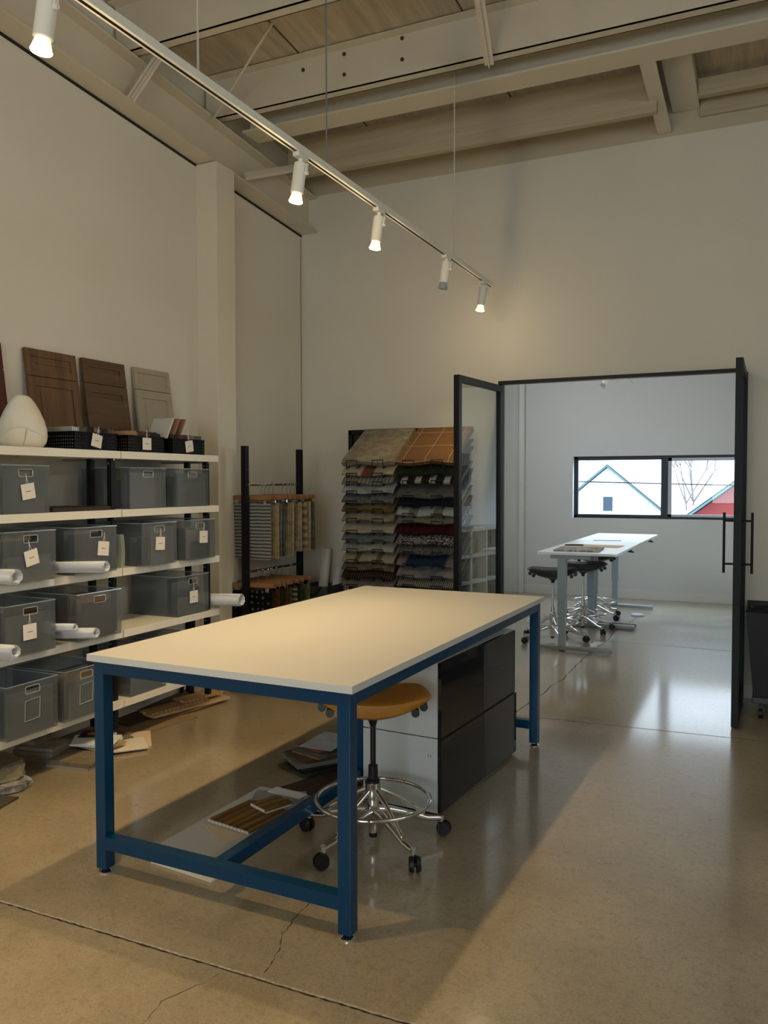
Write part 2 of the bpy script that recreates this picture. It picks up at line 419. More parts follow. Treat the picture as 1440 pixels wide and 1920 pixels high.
# wide-flange cross beam
def zb3(): return 4.3
mb = MB(); mb.box(-3.72, XR, 5.41, 5.63, 4.296, 4.312); mb.box(-3.72, XR, 5.515, 5.527, 4.312, 4.55); mb.box(-3.72, XR, 5.41, 5.63, 4.534, 4.55)
solo('cross_beam', mb, pm('cream_beam_paint', rgb(206, 198, 176), .5), 'cream wide flange steel cross beam spanning the ceiling behind the purlins', 'beam', (0, 5.52, 4.296))
# painted timber fascia and plates above the partition
y = 6.13; solo('timber_joist', MB().box(-3.75, -.75, y, y+.06, 4.19, 4.49), rough_timber, 'painted timber joist below the roof deck, left of the short beam', 'joist', (-2.2, y, 4.19))
solo('timber_joist', MB().box(-.5, XR, 6.4, 6.46, 4.36, 4.48), rough_timber, 'rough painted timber joist at the upper right of the ceiling', 'joist', (1.5, 6.4, 4.36))
mb = MB(); mb.box(XL, XR, YP+.0, YP+.12, 4.2, 4.48); struct('trim_6', mb, pm('plate_paint', rgb(186, 176, 152), .6))
solo('timber_plate', MB().box(-.5, XR, YP-.03, YP-.002, 4.3, 4.44), rough_timber, 'rough sawn painted timber plate on top of the partition at the right', 'plate', (1.5, YP-.03, 4.3))
def brace(p0, p1, w, label):
    mb = MB(); mb.bar(p0, p1, w, .008); mb.bar((p0[0], p0[1]+.0, p0[2]), p1, .008, w)
    solo('angle_brace', mb, ceil_m, label, 'brace', p0)
brace((-3.77, 4.23, 4.072), (-3.66, 4.4, 4.42), .055, 'cream angle brace between the left wall beam and the first purlin')
brace((-1.66, 5.17, 4.27), (-1.52, 4.36, 4.6), .06, 'cream angle brace rising from the middle purlin at the top of the photo')
brace((-3.76, 5.5, 4.0), (-3.6, 6.1, 4.25), .06, 'cream angle brace at the top of the steel column by the left wall')
solo('tie_rod', MB().tube([(-3.76, 5.09, 4.28), (-3.3, 4.8, 4.4), (-2.9, 4.56, 4.52)], .009, 8), ceil_m, 'thin cream diagonal tie rod running from the left beam up to the deck', 'rod', (-3.76, 5.09, 4.28))

# ------------------------------------------------------------------ glazed double door
DT = 2.404
def door_leaf(label_n, hinge, lead, par=None):
    root = bpy.data.objects.new(label_n, None); C.objects.link(root); root['kind'] = 'structure'
    h = Vector((*hinge, 0)); l = Vector((*lead, 0)); W = (l-h).length
    root.location = h; root.rotation_euler = (0, 0, math.atan2((l-h).y, (l-h).x))
    w, t = .05, .045; z0, z1 = .012, DT-.01
    mb = MB(); mb.box(0, w, -t/2, t/2, z0, z1, .002); mb.box(W-w, W, -t/2, t/2, z0, z1, .002)
    mb.box(w, W-w, -t/2, t/2, z0, z0+.09, .002); mb.box(w, W-w, -t/2, t/2, z1-w, z1, .002)
    mb.box(w, W-w, -.012, .012, z0+.09, z0+.1)
    obj('door_frame', mb, steel_black, root)
    obj('glass_pane', MB().box(w, W-w, -.003, .003, z0+.09, z1-w), glass('clear_door_glass', (.9, .94, .93), 2.1), root)
    mb = MB()
    for z in (.25, 1.2, 2.15): mb.cyl((-.008, -t/2-.004, z-.05), (-.008, -t/2-.004, z+.05), .009, seg=12)
    obj('hinge', mb, black_m, root)
    return root, W
dl, W = door_leaf('door_1', (-2.022, 6.625), (-2.100, 5.775))
dr, W = door_leaf('door_2', (-.178, 6.625), (-.181, 5.755))
for o, side in ((dr, 1),):
    mb = MB()
    for s in (-1, 1):
        yy = s*.085; xx = W-.14
        mb.cyl((xx, yy, 1.0), (xx, yy, 1.40), .0085, seg=14)
        for z in (1.06, 1.345): mb.cyl((xx, 0, z), (xx, yy, z), .007, seg=12)
    obj('door_handle', mb, black_m, o, smooth=True)
mb = MB(); mb.box(-2.035, -.165, 6.6, 6.66, 2.404, 2.432); mb.box(-2.035, -2.01, 6.63, 6.70, 0, 2.404); mb.box(-.175, -.150, 6.628, 6.70, 0, 2.404)
struct('trim_7', mb, black_m)

# ------------------------------------------------------------------ far window and the view
mb = MB(); fy0, fy1 = 11.73, 11.78
wroot = bpy.data.objects.new('window_1', None); C.objects.link(wroot); wroot['kind'] = 'structure'; wroot.location = (-1.3, 11.75, 1.1)
mb.box(x0, x1, fy0, fy1, z0, z0+.03); mb.box(x0, x1, fy0, fy1, z1-.035, z1); mb.box(x0, x0+.04, fy0, fy1, z0, z1); mb.box(x1-.04, x1, fy0, fy1, z0, z1); mb.box(-1.31, -1.235, fy0-.01, fy1, z0, z1)
wpart('window_frame', mb, pm('dark_bronze_aluminium', rgb(46, 54, 60), .4, .3), wroot)
mb = MB()
for a, b in ((x0+.04, -1.31),):
    mb.box(a, a+.016, fy0-.006, fy0+.03, z0+.03, z1-.035); mb.box(b-.016, b, fy0-.006, fy0+.03, z0+.03, z1-.035); mb.box(a, b, fy0-.006, fy0+.03, z0+.03, z0+.05); mb.box(a, b, fy0-.006, fy0+.03, z1-.055, z1-.035)
wpart('sash', mb, pm('sash_dark', rgb(60, 70, 76), .4, .4), wroot)
mb = MB(); a, b = -1.235, x1-.04
mb.box(a, a+.045, fy0-.012, fy0+.03, z0+.03, z1-.035); mb.box(b-.03, b, fy0-.012, fy0+.03, z0+.03, z1-.035); mb.box(a, b, fy0-.012, fy0+.03, z0+.03, z0+.062); mb.box(a, b, fy0-.012, fy0+.03, z1-.075, z1-.035)
wpart('sash', mb, pm('sash_silver', rgb(160, 168, 172), .35, .6), wroot)
wpart('glass_pane', MB().box(x0+.04, x1-.04, 11.752, 11.757, z0+.03, z1-.035), glass('window_glass', (.96, .98, 1), 1.0), wroot)
mb = MB(); mb.box(x0, x1, YF-.006, YF+.09, z0-.008, z0); struct('trim_8', mb, trim_m)
# neighbouring houses outside
ext_white = pm('white_siding', rgb(236, 240, 242), .8); ext_teal = pm('teal_trim', rgb(96, 132, 134), .6); ext_red = pm('red_siding', rgb(146, 60, 58), .8); ext_roof = pm('snowy_roof', rgb(235, 240, 245), .9)
def house(label, apex, halfw, rise, yf, base, wm, win, roofm):
    root = thing('house', label, 'house', (apex[0], yf, base))
    ax, az = apex
    mb = MB(); pts = [(ax-halfw, az-rise), (ax, az), (ax+halfw, az-rise), (ax+halfw, base), (ax-halfw, base)]
    M = Matrix(((1, 0, 0, 0), (0, 0, -1, 0), (0, 1, 0, 0), (0, 0, 0, 1)))
    mb.prism(pts, -yf-6, -yf, M); wpart('wall', mb, wm, root)
    mb = MB()
    for s in (-1, 1):
        p0 = Vector((ax, yf-.15, az+.06)); p1 = Vector((ax+s*(halfw+.5), yf-.15, az+.06-rise*(halfw+.5)/halfw))
        mb.bar(p0, p1, .05, .2, up=(0, 1, 0))
    wpart('barge_board', mb, ext_teal, root)
    mb = MB()
    for s in (-1, 1):
        k = rise/halfw; w2 = halfw+.5; q = [Vector((ax, yf-.1, az+.12)), Vector((ax+s*w2, yf-.1, az+.12-k*w2)), Vector((ax+s*w2, yf+6, az+.12-k*w2)), Vector((ax, yf+6, az+.12))]
        up = Vector((0, 0, .1)); V = [mb.bm.verts.new(v) for v in q]+[mb.bm.verts.new(v+up) for v in q]
        for f in ((0, 1, 2, 3), (7, 6, 5, 4), (0, 4, 5, 1), (1, 5, 6, 2), (2, 6, 7, 3), (3, 7, 4, 0)): mb.bm.faces.new([V[i] for i in f])
    wpart('roof', mb, roofm, root)
    if win:
        a, b, c, d = win; wpart('window', MB().box(a, b, yf-.03, yf+.02, c, d), pm('house_window_glass', rgb(54, 76, 98), .3), root)
    return root
house('white gabled house with teal trim and one small window, outside the far window', (-5.21, 2.10), 4.25, 3.56, 30, -3.5, ext_white, (-5.35, -5.03, .56, 1.06), ext_roof)
house('red gabled house with teal trim at the right of the far window', (1.7, 3.35), 4.6, 3.55, 20, -3.5, ext_red, None, ext_roof)
mb = MB(); 
rnd = random.Random(3)
def branch(p, d, L, r, n):
    q = p+d*L; mb.tube([p, (p+q)/2+Vector((rnd.uniform(-.03, .03), 0, 0)), q], [r, r*.8, r*.55], 5)
    if n:
        for _ in range(3):
            dd = (d+Vector((rnd.uniform(-.7, .7), rnd.uniform(-.5, .5), rnd.uniform(-.1, .5)))).normalized(); branch(q, dd, L*.68, r*.6, n-1)
branch(Vector((-2.45, 28, -3.4)), Vector((.05, 0, 1)), 2.6, .07, 4)
solo('bare_tree', mb, pm('pale_bark', rgb(150, 146, 148), .9), 'pale leafless tree seen between the two houses outside', 'tree', (-2.45, 28, -3.4))
solo('utility_wire', MB().tube([(-9, 16, 1.8), (-3.2, 16, 1.6), (-.5, 16, 1.53), (6, 16, 1.62)], .01, 6), black_m, 'dark overhead utility wire crossing the view in the far window', 'wire', (-1.5, 16, 1.5))
struct('ground', MB().box(-40, 40, 12.5, 70, -3.7, -3.5), pm('snowy_ground', rgb(225, 230, 235), .9)).name = 'trim_9'

# ------------------------------------------------------------------ floor joints and cracks
def strip(pts, w, z=.0012, jit=0):
    mb = MB(); L, Rr = [], []
    for i, (x, y) in enumerate(pts):
        a = Vector(pts[max(0, i-1)]); b = Vector(pts[min(len(pts)-1, i+1)]); d = (b-a).normalized(); n = Vector((-d.y, d.x))
        ww = w*(1+random.uniform(-jit, jit)); j = random.uniform(-jit, jit)*w*.6
        L.append(mb.bm.verts.new((x+n.x*(ww/2+j), y+n.y*(ww/2+j), z))); Rr.append(mb.bm.verts.new((x-n.x*(ww/2-j), y-n.y*(ww/2-j), z)))
    for i in range(len(pts)-1): mb.bm.faces.new((L[i], L[i+1], Rr[i+1], Rr[i]))
    return mb
def densify(pts, step, amp):
    out = []
    for a, b in zip(pts, pts[1:]):
        a, b = Vector(a), Vector(b); n = max(1, int((b-a).length/step))
        for i in range(n):
            p = a.lerp(b, i/n); out.append((p.x+random.uniform(-amp, amp), p.y+random.uniform(-amp, amp)))
    out.append(tuple(pts[-1])); return out
fill_m = pm('pale_joint_filler', rgb(176, 166, 150), .85, var=.3, scale=60); dark_j = pm('dark_joint', rgb(44, 38, 30), .9); crack_m = pm('crack_dirt', rgb(82, 68, 50), .9)
struct('trim_10', strip(densify([(XL, 2.2), (XR, 2.2)], .02, .0015), .008, .0012, .35), fill_m)
struct('trim_11', strip(densify([(XL, 2.193), (XR, 2.193)], .02, .0015), .007, .0008, .5), dark_j)
struct('trim_12', strip([(XL, 5.37), (-1.38, 5.49), (XR, 5.75)], .005), dark_j)
struct('trim_13', strip([(XL, 8.45), (.34, 8.42)], .006), dark_j)
far_c = [(-1.575, 5.5), (-1.556, 5.797), (-1.529, 6.124), (-1.529, 6.412), (-1.496, 6.64), (-1.503, 6.97), (-1.502, 7.311), (-1.508, 7.552), (-1.488, 7.957), (-1.457, 8.498), (-1.484, 8.976), (-1.416, 9.63), (-1.387, 10.05)]
struct('trim_14', strip(densify(far_c, .035, .008), .006, .001, .6), dark_j)
struct('trim_15', strip(densify([(-1.613, 3.286), (-1.593, 3.194), (-1.568, 3.0)], .02, .004), .004, .001, .8), fill_m)
struct('trim_16', strip(densify([(-1.573, 2.69), (-1.562, 2.605), (-1.546, 2.46), (-1.495, 2.35), (-1.474, 2.23)], .02, .006), .0032, .001, .9), crack_m)
struct('trim_17', strip(densify([(-1.6, 2.17), (-1.63, 2.08), (-1.68, 1.98), (-1.66, 1.85), (-1.7, 1.6)], .03, .008), .0018, .001, .9), crack_m)

# ------------------------------------------------------------------ work table
TA = R(-1.2)
T = thing('work_table', 'large drafting table with white top on a blue enamelled steel frame', 'table', (-1.865, 3.723, 0), TA)
hw, hl = .612, 1.225
obj('tabletop', MB().box(-hw, hw, -hl, hl, .880, .908, .0015), lam_m, T)
mb = MB(); 
for (a, b, c, d) in ((-hw-.0008, hw+.0008, -hl-.0008, -hl+.0005), (-hw-.0008, hw+.0008, hl-.0005, hl+.0008), (-hw-.0008, -hw+.0005, -hl, hl), (hw-.0005, hw+.0008, -hl, hl)): mb.box(a, b, c, d, .8805, .9075)
obj('edge_band', mb, lam_edge, T)
ix, iy, q = hw-.018, hl-.018, .052
for sx in (-1, 1):
    for sy in (-1, 1):
        xa, xb = sorted((sx*ix, sx*(ix-q))); ya, yb = sorted((sy*iy, sy*(iy-q)))
        leg = obj('leg', MB().box(xa, xb, ya, yb, .022, .880, .003), blue_m, T)
        cx, cy = (xa+xb)/2, (ya+yb)/2
        obj('levelling_foot', MB().lathe([(0, 0), (.026, 0), (.027, .006), (.016, .012), (.007, .014), (.007, .024), (0, .024)], (cx, cy, 0), 20), chrome, leg, smooth=True)
mb = MB()
for sy in (-1, 1):
    ya, yb = sorted((sy*iy, sy*(iy-q))); mb.box(-ix+q, ix-q, ya, yb, .828, .880, .002)
for sx in (-1, 1):
    xa, xb = sorted((sx*ix, sx*(ix-q))); mb.box(xa, xb, -iy+q, iy-q, .828, .880, .002)
obj('apron', mb, blue_m, T)
for sy in (-1, 1):
    ya, yb = sorted((sy*iy, sy*(iy-q))); obj('stretcher', MB().box(-ix+q, ix-q, ya, yb, .105, .157, .002), blue_m, T)
obj('long_stretcher', MB().box(-.026, .026, -iy+q, iy-q, .105, .157, .002), blue_m, T)
obj('centre_post', MB().box(-.026, .026, -.03, .022, .157, .880, .002), blue_m, T)

# ------------------------------------------------------------------ drawer cabinet
K = thing('drawer_cabinet', 'two tier white cabinet with glossy charcoal fronts under the blue table', 'cabinet', (-1.402, 3.651, 0), R(-3.8))
# local: x<0 towards back, y from 0 to 1.06
obj('body', MB().box(-.43, -.02, 0, 1.055, .012, .372, .001).box(-.43, -.02, 0, 1.03, .378, .742, .001), white_lacq, K)
obj('plinth', MB().box(-.42, -.04, .01, 1.045, 0, .012), black_m, K)
for r, (za, zb_, yend) in enumerate(((.016, .366, 1.055), (.380, .740, 1.03))):
    for (ya, yb) in ((.003, yend/2+.035), (yend/2+.041, yend-.002)):
        d = obj('drawer_front', MB().box(-.018, 0, ya, yb, za, zb_, .001), glossdark, K)
mb = MB(); mb.box(-.019, -.004, .003, 1.03, .367, .379); obj('finger_gap', mb, black_m, K)
mb = MB()
for z in (.29, .283): 
    for x in (-.055, -.068): mb.cyl((x, -.0006, z), (x, .002, z), .0025, seg=8)
for z in (.075,): mb.cyl((-.06, -.0006, z), (-.06, .002, z), .002, seg=8)
obj('screw_hole', mb, black_m, K)

# ------------------------------------------------------------------ stools
def make_stool(label, loc, rotz, seatmat, colmat, seat_z, leg_ang, group=None):
    seat_z += .008
    S = thing('saddle_stool', label, 'stool', loc, 0, group)
    # five star base
    for i in range(5):
        a = R(leg_ang+72*i); c, s = math.cos(a), math.sin(a)
        P = lambda r, z: (r*c, r*s, z)
        lg = MB(); lg.tube([P(.018, .150), P(.08, .142), P(.18, .112), P(.25, .087), P(.318, .081)], [.021, .019, .015, .013, .013], 12)
        lg.tube([P(.02, .245), P(.12, .195), P(.235, .112)], [.0105, .010, .009], 10)
        lg.cyl(P(.318, .095), P(.318, .066), .013, .012, 14)
        o = obj('base_leg', lg, chrome, S, smooth=True)
        t = Vector((-s, c, 0)); cs = MB(); ctr = Vector(P(.318+.012, .034))
        ax = (t*math.cos(.5)+Vector((c, s, 0))*math.sin(.5)).normalized()
        for k in (-1, 1): cs.cyl(ctr+ax*k*.007, ctr+ax*k*.024, .034, .029, 24)
        cs.cyl(ctr-ax*.008, ctr+ax*.008, .012, seg=12); cs.cyl(P(.318, .074), P(.322, .04), .011, .012, 12)
        obj('caster', cs, rubber, o, smooth=True)
    hub = MB(); hub.lathe([(0, .05), (.019, .05), (.019, .12), (.03, .135), (.032, .15), (.026, .165), (.026, .20), (.034, .205), (.036, .235), (.033, .262), (.036, .268), (.036, .276), (.02, .278), (0, .278)], (0, 0, 0), 28)
    obj('hub', hub, chrome, S, smooth=True)
    obj('hub_cap', MB().cyl((0, 0, .03), (0, 0, .052), .0185, seg=20), rubber, S)
    obj('foot_ring', MB().ring((0, 0, .200), .252, .0095), chrome, S, smooth=True)
    sp = MB()
    for i in range(5):
        a = R(leg_ang+36+72*i)
    obj('sleeve', MB().lathe([(0, .277), (.030, .277), (.030, .286), (.022, .290), (.021, .35), (.012, .352), (0, .352)], (0, 0, 0), 24), colmat if colmat == chrome else plastic_black, S, smooth=True)
    obj('column', MB().cyl((0, 0, .35), (0, 0, seat_z-.02), .0125, seg=20), colmat, S, smooth=True)
    # saddle seat
    a_, b_ = .258, .19
    cr, sr = math.cos(rotz), math.sin(rotz)
    mb = MB(); nu, nv = 40, 8; top = []; bot = []
    def pt(r, t, up):
        ct, st = math.cos(t), math.sin(t)
        wy = b_*(1.0+.16*ct)                      # wider towards one side, saddle plan
        x, y = a_*r*math.copysign(abs(ct)**.85, ct), wy*r*math.copysign(abs(st)**.85, st)
        e = abs(x/a_)
        zt = .095+.035*e**2+.010*(y/b_)**2-.02*max(0, e-.8)/.2
        zb_ = .0+.085*e**1.9+.03*(y/b_)**2
        zt -= .018*r**8; zb_ += .010*r**8
        if zb_ > zt-.012: zb_ = zt-.012
        z = seat_z+(zt if up else zb_)
        if r > .99: z = seat_z+(zt+zb_)/2
        return (x*cr-y*sr, x*sr+y*cr, z)
    rs = [.0, .25, .5, .7, .85, .93, .975, 1.0]
    for up in (1, 0):
        rings = []
        for r in rs[:-1]:
            rings.append([mb.bm.verts.new(pt(0, 0, up))] if r == 0 else [mb.bm.verts.new(pt(r, 2*PI*k/nu, up)) for k in range(nu)])
        if up: rim = [mb.bm.verts.new(pt(1, 2*PI*k/nu, 1)) for k in range(nu)]
        rings.append(rim)
        for A, B in zip(rings, rings[1:]):
            for k in range(nu):
                if len(A) == 1: mb.bm.faces.new((A[0], B[k], B[(k+1) % nu]))
                else: mb.bm.faces.new((A[k], B[k], B[(k+1) % nu], A[(k+1) % nu]))
    seat = obj('seat', mb, seatmat, S, smooth=True)
    mb = MB(); mb.lathe([(.014, -.045), (.022, -.02), (.05, .0), (.06, .012), (0, .014)], (0, 0, seat_z), 20)
    obj('seat_mount', mb, plastic_black, S, smooth=True)
    for k in (-1, 1):
        x = k*.222
        p0 = Vector((x*cr+.06*sr, x*sr-.06*cr, seat_z+.050)); p1 = Vector((x*cr-.06*sr, x*sr+.06*cr, seat_z+.050))
        obj('seat_roll', MB().cyl(p0, p1, .018, seg=14), plastic_black, seat, smooth=True)
        q0 = Vector((k*.185*cr+.09*sr, k*.185*sr-.09*cr, seat_z+.032)); obj('tilt_knob', MB().cyl(q0, q0+Vector((-.05*sr, .05*cr, 0)), .018, seg=14), plastic_black, seat, smooth=True)
    return S
make_stool('chrome based saddle stool with mustard yellow seat tucked at the blue table', (-1.575, 3.262, 0), R(25), mustard, plastic_black, .565, -105)
make_stool('black saddle stool, leftmost and nearest of three at the white desks', (-1.955, 8.21, 0), R(10), seat_black, chrome, .625, -60)
make_stool('black saddle stool, middle of three at the white desks', (-1.80, 8.93, 0), R(15), seat_black, chrome, .625, -40)
make_stool('black saddle stool, farthest of three at the white desks', (-1.86, 9.86, 0), R(20), seat_black, chrome, .645, -30)

# ------------------------------------------------------------------ sit-stand desks
def desk(y0, y1, label):
    D = thing('standing_desk', label, 'desk', (-1.62, (y0+y1)/2, 0))
    zt = .94
    mb = MB(); r = .03
    pts = []
    for cx, cy, a0 in ((-1.99+r, y0+r, 180), (-1.25-r, y0+r, 270), (-1.25-r, y1-r, 0), (-1.99+r, y1-r, 90)):
        for k in range(5): a = R(a0+k*22.5); pts.append((cx+r*math.cos(a), cy+r*math.sin(a)))
    mb.prism(pts, zt-.022, zt); wpart('desktop', mb, pm('white_desktop', rgb(232, 234, 234), .35), D)
    for ly in (y0+.07, y1-.08):
        mb = MB(); mb.box(-1.80, -1.72, ly-.035, ly+.035, .35, zt-.06, .003); mb.box(-1.793, -1.727, ly-.028, ly+.028, .05, .36, .003)
        l = wpart('leg', mb, deskgrey, D)
        mb = MB(); mb.box(-2.0, -1.30, ly-.035, ly+.035, .012, .05, .006); f = obj('foot', mb, brushed, l, D.location)
        mb = MB(); mb.box(-1.325, -1.297, ly-.03, ly+.03, .010, .045, .004); obj('foot_cap', mb, deskgrey, l, D.location)
        mb = MB(); mb.box(-1.87, -1.50, ly-.03, ly+.03, zt-.062, zt-.023, .002); wpart('bracket', mb, deskgrey, D)
    mb = MB(); mb.box(-1.79, -1.73, y0+.1, y1-.1, zt-.085, zt-.05); wpart('crossbar', mb, deskgrey, D)
    mb = MB(); mb.box(-1.33, -1.26, y0+.95, y0+1.03, zt-.045, zt-.023, .004); mb.cyl((-1.3, y0+.99, zt-.05), (-1.24, y0+.99, zt-.055), .008, seg=10); wpart('height_control', mb, plastic_black, D, True)
    return D
desk(7.70, 9.255, 'nearer white topped sit-stand desk on blue grey legs in the far room')
desk(9.262, 10.82, 'farther white topped sit-stand desk under the window wall')
zt = .9405
solo('patterned_sample', MB().cbox((-1.66, 8.04, zt+.008), .42, .42, .015, .003, (0, 0, R(3))), fabric('stone_pattern', rgb(120, 112, 110), rgb(196, 188, 182), 'mottle', 34), 'mottled grey patterned sample sheet on the near end of the white desk', 'sample', (-1.66, 8.04, zt))
solo('kraft_sheet', MB().cbox((-1.63, 8.62, zt+.002), .56, .30, .003, 0, (0, 0, R(-4))), pm('kraft', rgb(216, 190, 152), .8), 'tan paper sheet lying across the middle of the near white desk', 'paper', (-1.63, 8.62, zt))
solo('ruler', MB().cbox((-1.64, 9.46, zt+.003), .30, .032, .004, 0, (0, 0, R(12))), pm('ruler_metal', rgb(120, 120, 118), .4, .5), 'grey metal ruler lying on the farther white desk', 'ruler', (-1.64, 9.46, zt))
solo('marker_pen', MB().cyl((-1.90, 8.50, zt+.012), (-1.72, 8.54, zt+.012), .007, seg=12), plastic_black, 'black marker pen lying on the near white desk beside the tan sheet', 'pen', (-1.81, 8.52, zt))
mb = MB(); mb.lathe([(0, 0), (.075, 0), (.078, .012), (.070, .024), (0, .026)], (-1.40, 10.17, 0), 28)
solo('floor_outlet_cover', mb, pm('pale_disc', rgb(206, 212, 216), .3), 'round pale disc cover on the floor right of the white desks', 'cover', (-1.40, 10.17, 0), smooth=True)

# ------------------------------------------------------------------ shelving
SZ = {1: 1.790, 2: 1.442, 3: 1.089, 4: .717, 5: .296}
def unit(ya, yb, posts, label):
    U = thing('shelving_unit', label, 'shelf', (-3.7, (ya+yb)/2, 0))
    for z in SZ.values():
        mb = MB(); mb.box(-3.905, -3.5, ya, yb, z-.045, z, .0015); s = wpart('shelf', mb, white_metal, U)
    for py in posts:
        for px in (-3.545, -3.705):
            mb = MB(); mb.box(px-.017, px+.017, py-.017, py+.017, .122, SZ[1]-.046, .002); wpart('post', mb, black_m, U)
        for z in SZ.values():
            wpart('bracket', MB().box(XL+.001, -3.52, py-.004, py+.004, z-.056, z-.0455), brushed, U)
            wpart('bolt', MB().cyl((-3.545, py-.017, z-.075), (-3.545, py-.023, z-.075), .007, seg=8), brushed, U)
    return U
unit(2.852, 3.804, (2.885, 3.770), 'left bay of the white shelving on black posts along the left wall')
unit(3.812, 4.768, (4.682,), 'right bay of the white shelving, next to the steel column')

# bins
def make_tag(x, y, z, rx, label, size=.085, loopz=.05):
    t = thing('paper_tag', label, 'tag', (x, y, z), 0, None, (rx, 0, 0))
    s = size/2
    obj('card', MB().box(0, .0015, -s, s, -s*.95, s*.95), tag_m, t)
    obj('printed_line', MB().box(.0015, .002, -s*.38, s*.38, -.002, .002), ink, t)
    obj('string', MB().tube([(.001, -.008, s*.85), (.006, -.004, s+loopz*.7), (.0, 0, s+loopz), (-.002, .004, s+loopz*.6), (.001, .008, s*.85)], .0012, 6), paper_m, t)
    return t
greys = [rgb(104, 106, 104), rgb(120, 120, 114), rgb(88, 94, 98)]
def board_mats(i): return pm('board_%d' % i, *[(greys+[rgb(120, 96, 70), rgb(64, 44, 34), rgb(150, 150, 140), rgb(44, 48, 60), rgb(30, 30, 32), rgb(112, 104, 84), rgb(150, 120, 90)])[i]], .7)
def make_bin(y0, y1, z, label, contents, xf=-3.45, depth=.385, h=.262, tagr=None, taglab=None, tagoff=(0, 0), holder=False):
    B = thing('storage_bin', label, 'bin', ((xf-depth/2), (y0+y1)/2, z+.001))
    g = .0025; z += .001; w = y1-y0
    hz1, hz0, hw_ = z+h-.02, z+h-.058, .045
    yc = (y0+y1)/2
    mb = MB(); tp = .006
    mb.box(xf-depth+g, xf-g, y0+g, y1-g, z, z+g)                      # bottom
    mb.box(xf-depth, xf-depth+g, y0, y1, z, z+h); mb.box(xf-depth+g, xf-g, y0, y0+g, z, z+h); mb.box(xf-depth+g, xf-g, y1-g, y1, z, z+h)
    mb.box(xf-g, xf, y0, y1, z, hz0); mb.box(xf-g, xf, y0, y1, hz1, z+h); mb.box(xf-g, xf, y0, yc-hw_, hz0, hz1); mb.box(xf-g, xf, yc+hw_, y1, hz0, hz1)
    wpart('body', mb, bin_m, B)
    mb = MB()
    q = [(xf+.001, y0, z+h), (xf+.001, y1, z+h), (xf-depth, y1, z+h), (xf-depth, y0, z+h)]
    mb.tube(q, .0035, 6, True)
    wpart('rim', mb, rim_m, B, True)
    mb = MB(); q = []
    for cy, cz, a0 in ((yc-hw_+.008, hz0+.008, 180), (yc+hw_-.008, hz0+.008, 270), (yc+hw_-.008, hz1-.008, 0), (yc-hw_+.008, hz1-.008, 90)):
        for k in range(4): a = R(a0+30*k); q.append((xf, cy+.008*math.cos(a), cz+.008*math.sin(a)))
    mb.tube(q, .0028, 6, True); wpart('handle_rim', mb, rim_m, B, True)
    if holder:
        mb = MB(); q = [(xf+.002, yc-.05, hz0-.035), (xf+.002, yc+.045, hz0-.03), (xf+.002, yc+.04, hz0-.135), (xf+.002, yc-.055, hz0-.14)]
        mb.tube(q, .003, 6, True); wpart('label_holder', mb, rim_m, B, True)
    short = contents['where']; x = xf-.012
    for i, (mi, wf, hf, off) in enumerate(contents['boards']):
        ww = (w-.03)*wf; hh = (h-.02)*hf; cy = yc+off*(w-.03-ww)/2
        th = random.choice((.004, .006, .012))
        mb = MB(); mb.box(x-th, x, cy-ww/2, cy+ww/2, z+g+.001, z+g+.001+hh, .0008)
        solo('sample_board', mb, board_mats(mi), contents['lab'] % short, 'board', (x, cy, z+g), contents['group'] % short)
        x -= th+random.uniform(.012, .05)
        if x < xf-depth+.03: break
    if tagr is not None:
        make_tag(xf+.004, yc+tagoff[0], z+h-.135+tagoff[1], R(tagr), taglab)
    return B
def cont(where, boards, lab='sample board standing upright in the %s', grp='sample boards in the %s'):
    return {'where': where, 'boards': boards, 'lab': lab, 'group': grp}
grey = [(0, .98, .93, 0), (3, .8, .95, .3), (2, .9, .8, 0), (6, .8, .85, -.5), (0, .95, .8, 0)]
S2 = SZ[2]; S3 = SZ[3]; S4 = SZ[4]; S5 = SZ[5]
make_bin(2.955, 3.262, S2, 'smoky clear bin with a tag, alone at the left end of the second shelf', cont('tagged bin at the left end of the second shelf', [(0, .96, .95, 0), (3, .7, .97, 0), (2, .9, .8, 0), (0, .9, .8, 0)]), -3.5, h=.25, tagr=9, taglab='white tag tilted left on the lone bin at the left end of the second shelf', tagoff=(0.01, 0))
make_bin(3.877, 4.207, S2, 'smoky clear bin with rippled grey contents, middle of the second shelf', cont('rippled grey bin on the second shelf', [(1, .97, .95, 0), (0, .95, .9, 0), (2, .95, .9, 0), (0, .95, .9, 0), (1, .95, .9, 0), (0, .95, .9, 0)]), -3.5, h=.25)
make_bin(4.305, 4.652, S2, 'smoky clear untagged bin at the right end of the second shelf', cont('untagged bin at the right end of the second shelf', [(1, .9, .95, 1), (0, .85, .9, 0), (1, .9, .8, 0), (2, .95, .85, 0)]), -3.5, h=.25)
make_bin(2.925, 3.252, S3, 'smoky clear bin at the left end of the third shelf, behind a paper roll', cont('leftmost bin of the third shelf', [(2, .95, .55, 0), (1, .9, .5, 0), (6, .8, .85, .4), (8, .8, .97, 0), (7, .9, .7, 0)]), tagr=12, taglab='white tag on the leftmost bin of the third shelf', tagoff=(.0, 0))
make_bin(3.386, 3.706, S3, 'dark smoky bin second from left on the third shelf, above a paper roll', cont('second bin of the third shelf', [(8, .7, .3, 0), (2, .9, .35, 0), (6, .9, .9, 0), (2, .9, .97, 0), (9, .7, .98, 0)]), tagr=-6, taglab='white tag near the right corner of the second bin on the third shelf', tagoff=(.05, .01))
